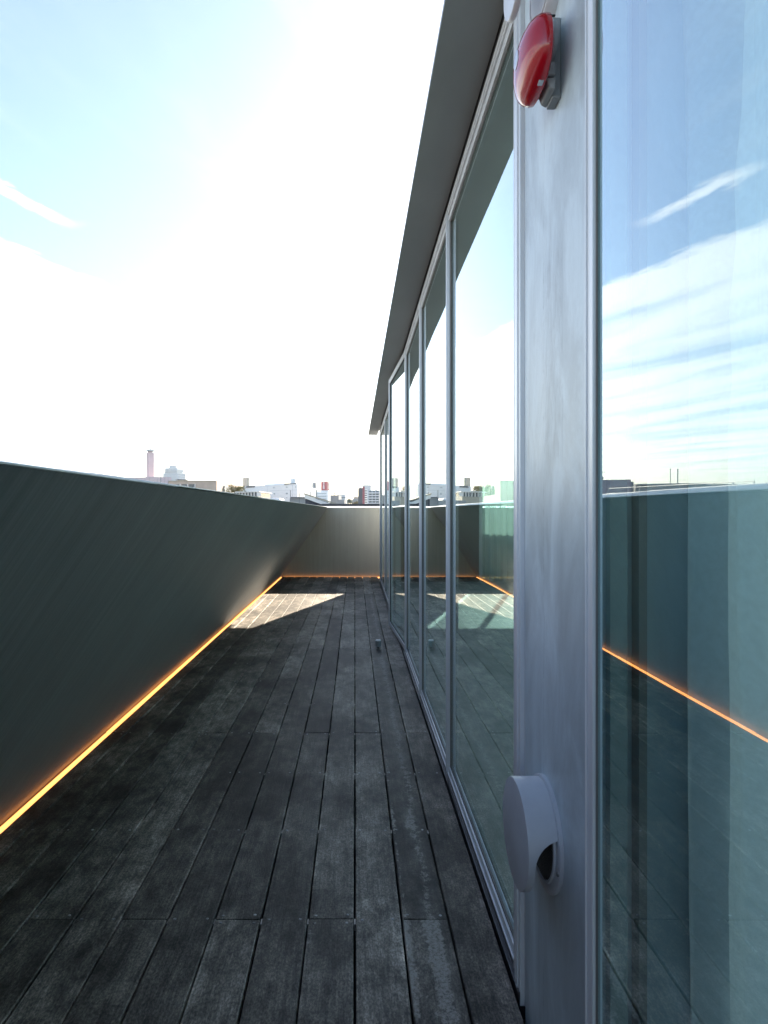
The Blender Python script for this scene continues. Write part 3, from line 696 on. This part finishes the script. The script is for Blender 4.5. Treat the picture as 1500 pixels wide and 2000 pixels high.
# stepped tower
D = 520
tw = thing('tower_block', 'distant stepped pale blue tower block right of the chimney', 'building', (PX(340, D), D, GZ))
def step(x0, xc, x1, yt, yb, d=0):
    pl = [pt(x0, D + 4 + d), pt(xc, D + d), pt(x1, D + 12 + d), pt(x1 - 3, D + 30), pt(x0, D + 30)]
    return pl, block(MB(), pl, PZ(yt, D), PZ(yb, D)).build('storey_block', C['pale'], tw)
step(330.5, 344, 351, 908.5, 914)
p1, _ = step(322, 345.5, 358.8, 913.5, 921); p2, _ = step(324, 345.5, 358, 921, 923.5, 2); p3, _ = step(318.5, 346.5, 362.8, 923.5, 960)
p3b = block(MB(), [pt(318.5, D + 5), pt(346.5, D + 1), pt(362.8, D + 13), pt(358, D + 30), pt(318.5, D + 30)], PZ(959.9, D), GZ).build('storey_block', C['pale'], tw)
facade('windows', p1[0], p1[1], [(.08 + k * .125, .08 + k * .125 + .05, PZ(919, D), PZ(916.8, D)) for k in range(7)], C['winb'], tw, .3, True)
facade('windows', p1[1], p1[2], [(.12 + k * .15, .12 + k * .15 + .06, PZ(919, D), PZ(916.8, D)) for k in range(6)], C['winb'], tw, .3, True)
for yy in (925.5, 930.3, 935):
    facade('windows', p3[0], p3[1], [(.05 + k * .115, .05 + k * .115 + .04, PZ(yy + 2, D), PZ(yy, D)) for k in range(8)], C['winb'], tw, .3, True)
    facade('windows', p3[1], p3[2], [(.08 + k * .15, .08 + k * .15 + .055, PZ(yy + 2, D), PZ(yy, D)) for k in range(6)], C['winb'], tw, .3, True)

# tan building
D = 105
tb = thing('tan_building', 'flat-roofed tan tiled building behind the leaning wall', 'building', (PX(400, D), D, GZ))
pl = [pt(330, D + 1), pt(423, D), pt(472, D + 26), pt(420, D + 45), pt(330, D + 30)]
block(MB(), pl, PZ(939.6, D)).build('wall', C['tan'], tb)
rim = [(x * 1.002, y - .15) for x, y in pl]
MB().prism(rim, PZ(939.55, D), PZ(938.4, D)).build('roof', C['beige'], tb)
for s0, s1 in ((.10, .235), (.275, .39), (.425, .55)):
    w_o = facade('window', pl[0], pl[1], [(s0, s1, PZ(960, D), PZ(945.4, D))], C['win'], tb, .05)[0]
    facade('frame', pl[0], pl[1], [(s1 + .002, s1 + .014, PZ(960, D), PZ(945, D))], C['fascia'], w_o, .25)
facade('recessed_bay', pl[1], pl[2], [(.22, .95, PZ(960, D), PZ(946.3, D))], C['grey'], tb, .04)
facade('beam', pl[1], pl[2], [(.20, .97, PZ(952.3, D), PZ(951, D))], C['beige'], tb, .3)
MB().prism(rot_plan(PX(350, D + 8), D + 10, 1.3, 1.2, R(30)), PZ(942, D), PZ(932.4, D)).build('stair_turret', C['tan'], tb)
MB().prism(rot_plan(PX(349.5, D + 8), D + 10, 1.85, 1.5, R(30)), PZ(932.39, D), PZ(930.8, D)).build('turret_cap', C['navyt'], tb)

# white store
D = 150
wb = thing('white_store', 'large windowless white clad store building in the middle of the skyline', 'building', (PX(540, D), D, GZ))
pl = [pt(475, D + 14), pt(580.5, D), pt(617, D + 30), pt(590, D + 70), pt(490, D + 60)]
zt = PZ(945.5, D)
block(MB(), pl, zt).build('wall', C['white'], wb)
MB().prism([pt(517, D + 10), pt(579, D + 3), pt(585, D + 10), pt(575, D + 25), pt(519, D + 22)], zt - .3, PZ(942, D)).build('plant_screen', C['white'], wb)
MB().prism(rot_plan(PX(571.6, D + 8), D + 9, .95, .9, R(40)), zt, PZ(934.6, D + 8)).build('roof_tank', C['pale'], wb)
MB().prism(rot_plan(PX(612.5, D + 28), D + 30, .9, .7, R(40)), zt - .5, PZ(942, D + 28)).build('roof_tank', C['grey'], wb)
MB().prism([pt(555, D + 2.5), pt(578.5, D + 1.2), pt(578.3, D + 2.6), pt(555, D + 4)], zt, PZ(943.2, D)).build('roof_vents', C['win'], wb)
L = lambda px: ((px - 475) / 105.5)
facade('window', pl[0], pl[1], [(L(503), L(524.5), PZ(965.8, D), PZ(962.2, D))], C['winb'], wb)
facade('window', pl[0], pl[1], [(L(560), L(563.4), PZ(964.8, D), PZ(962, D)), (L(577.2), L(578.8), PZ(952, D), PZ(950, D)), (L(537), L(539.5), PZ(964.6, D), PZ(962, D)), (L(536), L(539), PZ(951.5, D), PZ(950, D)), (L(560), L(563), PZ(951.5, D), PZ(950, D)), (L(560), L(563), PZ(972.6, D), PZ(971.4, D))], C['winb'], wb)
facade('wall_joint', pl[0], pl[1], [(0, .995, PZ(956.9, D), PZ(956.6, D)), (L(525), L(525.3), PZ(975, D), zt - .1), (0, .995, PZ(947.8, D), PZ(947.6, D)), (L(572), L(572.3), PZ(975, D), zt - .1)], C['winb'], wb, .015)
facade('recess', pl[1], pl[2], [(.03, .12, PZ(975, D), zt - .4)], C['winb'], wb, .03)
# roof lettering on the store, too small to read in the photo
x0 = 481.5
lt = MB(); rnd = random.Random(3)
pA, pB = Vector(pl[0] + (0,)), Vector(pl[1] + (0,)); dAB = pB - pA; nAB = Vector((dAB.y, -dAB.x, 0)).normalized(); nAB = -nAB if nAB.y > 0 else nAB
STROKES = {'J': [(0, 0, 1, .18), (.7, 0, 1, 1), (0, 0, .25, .4)], 'Y': [(.38, 0, .64, .55), (0, .5, .3, 1), (.7, .5, 1, 1)], 'U': [(0, 0, .26, 1), (.74, 0, 1, 1), (0, 0, 1, .18)],
           'K': [(0, 0, .26, 1), (.3, .4, .6, .62), (.62, .6, 1, 1), (.62, 0, 1, .42)], 'I': [(.37, 0, .63, 1)], 'Z': [(0, .82, 1, 1), (0, 0, 1, .18), (.4, .18, .64, .82)]}
for i, chh in enumerate('JYUKIZI'):
    for a0, b0, a1, b1 in STROKES[chh]:
        s0, s1 = L(x0 + i * 2.8 + a0 * 2.1), L(x0 + i * 2.8 + a1 * 2.1)
        A, B = pA + dAB * s0, pA + dAB * s1; zz0, zz1 = PZ(952.6 - b0 * 3.6, D + 13), PZ(952.6 - b1 * 3.6, D + 13)
        P = [A + nAB * .01, B + nAB * .01, B + nAB * .25, A + nAB * .25]
        lt.hexa([(q.x, q.y, zz0) for q in P] + [(q.x, q.y, zz1) for q in P])
lt.build('lettering', C['letter'], wb)
D = 240
bt = thing('roof_tower', 'square beige tower rising behind the left end of the white store', 'tower', (PX(480, D), D, GZ))
pl = [pt(474.2, D + 1.2), pt(481.6, D), pt(486.8, D + 1.2), pt(481, D + 4)]
block(MB(), pl, PZ(933.2, D)).build('wall', C['beige'], bt)
MB().prism([(x, y - .02) for x, y in pl], PZ(933.15, D), PZ(932.6, D)).build('roof', C['grey'], bt)

# white louvred roof house and low neighbours
D = 58
lh = thing('rooftop_house', 'low white-framed rooftop house with a row of dark window bays', 'building', (PX(484, D), D, GZ))
pa, pb = pt(463, D), pt(504, D - 2)
pl = [pa, pb, (pb[0] + .4, pb[1] + 5), (pa[0], pa[1] + 5)]
block(MB(), pl, PZ(970.5, D)).build('wall', C['beige'], lh)
MB().prism([(x, y) for x, y in pl], PZ(970.45, D), PZ(962.6, D)).build('glazing_band', C['win'], lh)
MB().prism([(pa[0] - .15, pa[1] - .3), (pb[0] + .15, pb[1] - .3), (pb[0] + .55, pb[1] + 5.2), (pa[0] - .15, pa[1] + 5.2)], PZ(962.5, D), PZ(960.6, D)).build('roof', C['fascia'], lh)
facade('post', pa, pb, [(k / 7 - .014, k / 7 + .014, PZ(970.4, D), PZ(962.6, D)) for k in range(0, 8)], C['fascia'], lh, .12)
D = 46
rd = thing('skylight', 'small rounded white skylight box on a low roof', 'skylight', (PX(537, D), D, GZ))
block(MB(), [pt(500, D), pt(556, D), pt(558, D + 6), pt(500, D + 6)], PZ(977.5, D)).build('wall', C['grey'], rd)
MB().add([(PX(527, D), D + .3, PZ(977.4, D)), (PX(548, D), D + .3, PZ(977.4, D)), (PX(548, D), D + 3, PZ(977.4, D)), (PX(527, D), D + 3, PZ(977.4, D)),
          (PX(529, D), D + .5, PZ(972.2, D)), (PX(545.5, D), D + .5, PZ(972.6, D)), (PX(545.5, D), D + 2.8, PZ(972.6, D)), (PX(529, D), D + 2.8, PZ(972.2, D))],
         [(3, 2, 1, 0), (4, 5, 6, 7), (0, 1, 5, 4), (1, 2, 6, 5), (2, 3, 7, 6), (3, 0, 4, 7)]).build('dome', C['fascia'], rd, bevel=.12)
D = 30
gw = thing('grey_roof_wall', 'grey rooftop screen wall with thin poles left of the sloped roof', 'wall', (PX(582, D), D, GZ))
block(MB(), [pt(566, D), pt(600, D), pt(602, D + 4), pt(566, D + 4)], PZ(972.3, D)).build('wall', C['grey'], gw)
block(MB(), [pt(568, D - .1), pt(600, D - .1), pt(600, D + .1), pt(568, D + .1)], PZ(970.8, D), PZ(972.2, D)).build('top_rail', C['letter'], gw)
for px_, yt in ((568.3, 957.5), (585.4, 961.5)): MB().tube((PX(px_, D), D - .25, PZ(990, D)), (PX(px_, D), D - .25, PZ(yt, D)), .013).build('pole', C['letter'], gw)
MB().tube((PX(569, D), D - .25, PZ(963.5, D)), (PX(596, D), D - .25, PZ(969, D)), .008).build('stay_cable', C['fascia'], gw)

# shed roof house with the long dark parapet
D = 21
sh = thing('shed_roof_house', 'dark navy house with a tan mono-pitch roof and white fascia just past the end wall', 'building', (PX(620, D), D, GZ))
zL, zR = PZ(964.5, D), PZ(985.8, D)
xL, xR = PX(596.3, D), PX(655, D)
def slope(mb, y0, y1, lo, hi, dx0=0, dx1=0):
    p = [(xL + dx0, zL), (xR + dx1, zR)]
    return mb.hexa([(p[0][0], y0, p[0][1] + lo), (p[1][0], y0, p[1][1] + lo), (p[1][0], y1, p[1][1] + lo), (p[0][0], y1, p[0][1] + lo),
                    (p[0][0], y0, p[0][1] + hi), (p[1][0], y0, p[1][1] + hi), (p[1][0], y1, p[1][1] + hi), (p[0][0], y1, p[0][1] + hi)])
MB().hexa([(xL, D, GZ), (xR + .9, D, GZ), (xR + .9, D + 3, GZ), (xL, D + 3, GZ), (xL, D, zL - .04), (xR + .9, D, zR - .30), (xR + .9, D + 3, zR - .30), (xL, D + 3, zL - .04)]).build('wall', C['navy'], sh)
slope(MB(), D - .12, D - .04, -.15, -.03, -.01, 0).build('fascia', C['fascia'], sh)
slope(MB(), D - .14, D + 3.2, -.025, .02, -.03, .12).build('roof', C['roof'], sh)
MB().tube((PX(603.6, D), D + .6, zL - .1), (PX(603.6, D), D + .6, PZ(958, D)), .012).build('vent_pipe', C['letter'], sh)
MB().box(xL + .01, xL + .05, D - .05, D - .001, zL - .17, zL - .10).build('wall_lamp', C['fascia'], sh)
dp = thing('dark_parapet', 'long low navy roof edge running just above the end wall coping', 'parapet', (PX(690, D - 1), D - 1, GZ))
MB().box(PX(628, D - 1), PX(980, D - 1), D - 1, D - .75, GZ, PZ(984.6, D - 1)).build('wall', C['navy'], dp)
MB().box(PX(628, D - 1), PX(980, D - 1), D - 1.03, D - .72, PZ(984.58, D - 1), PZ(984.0, D - 1)).build('cap', C['navyt'], dp)

# red sign building
D = 190
rb = thing('sign_building', 'white office building carrying the red rooftop sign', 'building', (PX(625, D), D, GZ))
pl = [pt(600, D + 4), pt(640.5, D), pt(646.5, D + 10), pt(605, D + 30)]
block(MB(), pl, PZ(959.5, D)).build('wall', C['white'], rb)
MB().prism([pt(626, D + 3), pt(641, D + 2), pt(644, D + 8), pt(628, D + 9)], PZ(959.45, D), PZ(957.2, D)).build('penthouse', C['white'], rb)
for yy in (963, 968.5, 974): facade('window', pl[0], pl[1], [(.50, .93, PZ(yy + 1.3, D), PZ(yy, D))], C['winb'], rb)
MB().tube((PX(617, D - 8), D - 8, GZ), (PX(617, D - 8), D - 8, PZ(955.8, D - 8)), .33, 14).build('flue', C['cap'], rb)
sg = thing('rooftop_sign', 'red cube sign with white vertical characters on the white office roof', 'sign', (PX(635, D), D + 4, PZ(957, D)))
q = [pt(627, D + 3.0), pt(638.5, D + 1.5), pt(643.4, D + 4.5), pt(632, D + 6)]
MB().prism(q, PZ(957.0, D), PZ(940.0, D)).build('box', C['red'], sg)
GL = [[(0, .85, 1, 1), (.42, .4, .58, 1), (.05, .45, .95, .58), (0, 0, .18, .4), (.82, 0, 1, .4), (0, 0, 1, .13), (.42, .1, .58, .35)],
      [(0, .6, 1, .76), (.42, 0, .58, 1), (.1, .1, .3, .5), (.7, .1, .9, .5), (0, .0, 1, .12)],
      [(0, 0, .16, 1), (.84, 0, 1, 1), (0, .86, 1, 1), (0, 0, 1, .14), (.3, .3, .7, .44), (.3, .58, .7, .7), (.42, .2, .58, .8)]]
for (pA_, pB_), sA, sB in (((q[0], q[1]), .36, .60), ((q[1], q[2]), .42, .68)):
    for gi, g_ in enumerate(GL):
        zt_ = 941.3 + gi * 4.6
        rects = [(sA + (sB - sA) * a0, sA + (sB - sA) * a1, PZ(zt_ + 4.0 * (1 - b0), D), PZ(zt_ + 4.0 * (1 - b1), D)) for a0, b0, a1, b1 in g_]
        facade('character', pA_, pB_, rects, C['sign'], sg, .08, True)[0].pop('kind', None) if False else None
        mb = MB(); p, qq = Vector(pA_ + (0,)), Vector(pB_ + (0,)); d_ = qq - p; nn = Vector((d_.y, -d_.x, 0)).normalized()
        nn = -nn if nn.y > 0 else nn
        for i, (s0, s1, z0, z1) in enumerate(rects):
            a, c = p + d_ * s0, p + d_ * s1; o_ = .05 + .004 * i
            P = [a + nn * .005, c + nn * .005, c + nn * o_, a + nn * o_]
            mb.hexa([(v.x, v.y, z0) for v in P] + [(v.x, v.y, z1) for v in P])
        mb.build('character', C['sign'], sg)
MB().prism(rot_plan(PX(638, D + 3), D + 4, .3, .3, 0), PZ(939.95, D), PZ(938, D)).build('lamp_stub', C['red'], sg)

# grey block with a ball tank
D = 120
gb = thing('grey_block', 'grey concrete block with a round tank on its roof', 'building', (PX(660, D), D, GZ))
block(MB(), [pt(645.3, D + 1), pt(661.5, D), pt(667, D + 5), pt(650, D + 12)], PZ(967, D)).build('wall', C['grey'], gb)
block(MB(), [pt(655.5, D - 3), pt(672.5, D - 3.5), pt(676, D - 1), pt(660, D - .2)], PZ(976, D - 3)).build('annex', C['grey'], gb)
MB().lathe([(.02, -.16), (.10, -.13), (.16, 0), (.10, .13), (.02, .16)], (PX(652, D), D + 2, PZ(963.2, D)), n=14).build('tank', C['navyt'], gb, smooth=True)
MB().tube((PX(652, D), D + 2, PZ(967, D)), (PX(652, D), D + 2, PZ(964.5, D)), .06).build('stand', C['steel'], gb)
pb_ = thing('pale_block', 'small pale block with two windows right of the grey block', 'building', (PX(670, 160), 160, GZ))
pl = [pt(660, 160), pt(674, 158), pt(678, 164), pt(664, 170)]
block(MB(), pl, PZ(966, 160)).build('wall', C['pale'], pb_)
facade('window', pl[0], pl[1], [(.52, .68, PZ(973.5, 160), PZ(971, 160)), (.8, .94, PZ(973.5, 160), PZ(971, 160))], C['win'], pb_)
bb = thing('brown_block', 'small brown stepped block left of the dark apartment tower', 'building', (PX(695, 170), 170, GZ))
block(MB(), [pt(688.5, 170), pt(701, 170), pt(701, 178), pt(688.5, 178)], PZ(974.5, 170)).build('wall', C['grey'], bb)
MB().prism([pt(690.5, 171), pt(700, 171), pt(700, 177), pt(690.5, 177)], PZ(974.45, 170), PZ(970.3, 170)).build('penthouse', C['tan'], bb)

# dark apartment tower
D = 140
at_ = thing('apartment_tower', 'dark navy apartment tower with a red stripe and white balconies', 'building', (PX(708, D), D, GZ))
pl = [pt(699.5, D), pt(708, D), pt(708, D + 6), pt(699.5, D + 6)]
block(MB(), pl, PZ(953, D)).build('wall', C['navyt'], at_)
block(MB(), [pt(708.05, D - .15), pt(712.3, D - .15), pt(712.3, D + 6), pt(708.05, D + 6)], PZ(950.3, D)).build('stripe', C['redw'], at_)
block(MB(), [pt(712.4, D + .4), pt(717.2, D + .6), pt(717.2, D + 6), pt(712.4, D + 6)], PZ(953.2, D)).build('balcony_bay', C['pale'], at_)
for k in range(7):
    yy = 955.5 + k * 4.4
    MB().prism([pt(712.45, D + .1), pt(717.6, D + .2), pt(717.6, D + .59), pt(712.45, D + .39)], PZ(yy + 2, D), PZ(yy, D)).build('balcony', C['sign'], at_)
    facade('window', (PX(712.6, D), D + .4), (PX(717, D), D + .6), [(.1, .9, PZ(yy + 4, D), PZ(yy + 2.3, D))], C['win'], at_, .03)
MB().prism(rot_plan(PX(704.5, D), D + 3, .3, .3, 0), PZ(952.95, D), PZ(949.5, D)).build('roof_tank', C['pale'], at_)
gt = thing('glass_tower', 'far hazy pale blue tower block behind the apartment tower', 'building', (PX(716, 700), 700, GZ))
block(MB(), [pt(708, 700), pt(724.8, 700), pt(724.8, 720), pt(708, 720)], PZ(947.2, 700)).build('wall', C['pale'], gt)
for k in range(5): facade('mullion', pt(708, 700), pt(724.8, 700), [(.18 * k + .1, .18 * k + .13, GZ, PZ(948, 700))], C['winb'], gt, .3)
# balcony apartments
D = 130
ap = thing('balcony_apartments', 'pale apartment block with six rows of balconies right of the dark tower', 'building', (PX(730, D), D, GZ))
pl = [pt(718.6, D), pt(741.3, D), pt(741.3, D + 7), pt(718.6, D + 7)]
block(MB(), pl, PZ(957.6, D)).build('wall', C['pale'], ap)
for k in range(6):
    yy = 960.5 + k * 5
    MB().prism([pt(718.3, D - .35), pt(741.0, D - .35), pt(741.0, D - .02), pt(718.3, D - .02)], PZ(yy + 3.1, D), PZ(yy + 1.2, D)).build('balcony', C['sign'], ap)
    facade('window', pl[0], pl[1], [(.10 + .30 * i, .32 + .30 * i, PZ(yy + 1.1, D), PZ(yy - 1.1, D)) for i in range(3)], C['win'], ap, .02)
for px_, w in ((729, .22), (735, .3)): MB().prism(rot_plan(PX(px_, D), D + 3, w, w, 0), PZ(957.55, D), PZ(954, D)).build('roof_tank', C['sign'], ap)
MB().tube((PX(737, D), D + 2, PZ(957.5, D)), (PX(737, D), D + 2, PZ(953.5, D)), .03).build('aerial', C['steel'], ap)

# trees
def tree(name, label, x, y, zc, rx, rz, mat, n, leaf, seed, group=None):
    rn = random.Random(seed)
    root = thing(name, label, 'tree', (x, y, GZ), group)
    tr = MB(); tr.tube((x, y, GZ), (x, y, zc - rz * .5), rx * .10, 8, rx * .06)
    cl = [(Vector((rn.uniform(-.75, .75) * rx, rn.uniform(-.5, .5) * rx, rn.uniform(-.55, .6) * rz)), rn.uniform(.30, .5)) for _ in range(11)]
    for c_, r_ in cl: tr.tube((x, y, zc - rz * .5), (x + c_.x * .8, y + c_.y * .8, zc + c_.z * .8), rx * .035, 5, rx * .012)
    tr.build('trunk', C['bark'], root)
    cr = MB()
    for _ in range(n):
        c_, r_ = rn.choice(cl)
        p = c_ + Vector((rn.gauss(0, .5) * rx * r_, rn.gauss(0, .5) * rx * r_, rn.gauss(0, .5) * rz * r_)) + Vector((x, y, zc))
        a = Vector((rn.uniform(-1, 1), rn.uniform(-1, 1), rn.uniform(-1, 1))).normalized(); b_ = a.orthogonal().normalized() * leaf * rn.uniform(.6, 1.3); a = a * leaf * rn.uniform(.6, 1.3)
        cr.add([p - a, p + b_ * .6, p + a, p - b_ * .6], [(0, 1, 2, 3)])
    cr.build('crown', mat, root)
D = 72
tree('tree', 'olive and rust autumn tree beside the white rooftop house', PX(461, D), D, PZ(959, D), 1.05, .72, C['leaf_o'], 1500, .07, 5)
tree('shrub', 'small green treetop left of the white store below its lettering', PX(484, 80), 80, PZ(962, 80), .42, .28, C['leaf_g'], 500, .05, 9)
tree('tree', 'dark green rounded tree on the horizon left of the brown block', PX(683.5, 230), 230, PZ(979, 230), 1.5, 1.2, C['leaf_g'], 1200, .16, 12)
tree('tree', 'paler low tree in front of the apartment tower foot', PX(693, 150), 150, PZ(984, 150), 1.3, .8, C['leaf_o'], 900, .12, 15)

# roofs on the left, seen only in the window reflection (mirrored eye is at x = 2*fx)
MXE = 2 * (FX0 + .015)
def MXp(px, D): return MXE - (px - VX) / FPX * D
D = 62
lb = thing('plum_roof_block', 'flat plum grey rooftop block mirrored in the big window', 'building', (MXp(1200, D), D, GZ))
block(MB(), [(MXp(1229, D), D), (MXp(1150, D), D + 1), (MXp(1150, D), D + 8), (MXp(1229, D), D + 8)], PZ(936.5, D)).build('wall', C['plum'], lb)
block(MB(), [(MXp(1252, D), D + 2), (MXp(1229.5, D), D + 2), (MXp(1229.5, D), D + 8), (MXp(1252, D), D + 8)], PZ(939, D)).build('annex', C['grey'], lb)
MB().tube((MXp(1184, D), D + 2, PZ(937, D)), (MXp(1184, D), D + 2, PZ(914, D)), .035).build('aerial_mast', C['steel'], lb)
MB().tube((MXp(1195, D), D + 2, PZ(919.5, D)), (MXp(1178, D), D + 2, PZ(920, D)), .03).build('aerial_arm', C['steel'], lb)
MB().lathe([(.03, -.17), (.12, -.12), (.17, 0), (.12, .12), (.03, .17)], (MXp(1184, D), D + 1.6, PZ(932, D)), n=12).build('tank', C['navyt'], lb, smooth=True)
D = 85
ll = thing('long_low_roof', 'long low grey flat roof mirrored in the big window', 'building', (MXp(1300, D), D, GZ))
block(MB(), [(MXp(1420, D), D - 6), (MXp(1238, D), D), (MXp(1238, D), D + 10), (MXp(1420, D), D + 10)], PZ(948, D)).build('wall', C['grey'], ll)
MB().prism([(MXp(1345, D), D - 4), (MXp(1238, D), D - .5), (MXp(1238, D), D + 10), (MXp(1345, D), D + 10)], PZ(947.9, D), PZ(945.6, D)).build('roof', C['grey'], ll)
D = 40
for i, px_ in enumerate((1307.5, 1322)):
    p_ = thing('pole', ('shorter', 'taller')[i] + ' thin roof pole of the pair mirrored in the big window', 'pole', (MXp(px_, D), D, GZ))
    MB().tube((MXp(px_, D), D, GZ), (MXp(px_, D), D, PZ(918, D)), (.02, .03)[i]).build('shaft', C['steel'], p_)
    MB().lathe([(.05, 0), (.05, .04), (.02, .07)], (MXp(px_, D), D, PZ(918, D)), n=10).build('finial', C['steel'], p_)
D = 16
rl = thing('roof_railing', 'steel railing with slanted struts on a roof edge mirrored in the big window', 'railing', (MXp(1270, D), D, GZ))
e0, e1 = Vector((MXp(1180, D + 2), D + 2, PZ(966, D + 2))), Vector((MXp(1460, D - 4), D - 4, PZ(957, D - 4)))
MB().prism([(e0.x + .4, e0.y), (e1.x - .4, e1.y), (e1.x - 3, e1.y + 3), (e0.x, e0.y + 4)], GZ, min(e0.z, e1.z) - .1).build('roof_edge', C['grey'], rl)
for k in range(11):
    p_ = e0.lerp(e1, k / 10)
    MB().tube((p_.x, p_.y, p_.z - .15), (p_.x - .12, p_.y, p_.z + .17), .012, 6).build('strut', C['steel'], rl)
MB().tube(e0 + Vector((-.12, 0, .17)), e1 + Vector((-.12, 0, .17)), .010, 6).build('top_rail', C['steel'], rl)
MB().tube(e0 + Vector((-.05, 0, .03)), e1 + Vector((-.05, 0, .03)), .008, 6).build('mid_rail', C['steel'], rl)

# ------------------------------------------------------------------ air
hm = bpy.data.materials.new('haze'); hm.use_nodes = True; t = hm.node_tree; t.nodes.clear()
vo = N(t, 'ShaderNodeVolumePrincipled'); vo.inputs['Density'].default_value = HAZE; vo.inputs['Color'].default_value = (.90, .95, 1, 1)
ou = N(t, 'ShaderNodeOutputMaterial'); t.links.new(vo.outputs[0], ou.inputs['Volume'])
MB().box(-1600, 1600, -420, 2700, GZ - 2, 48).build('haze', hm, kind='stuff')
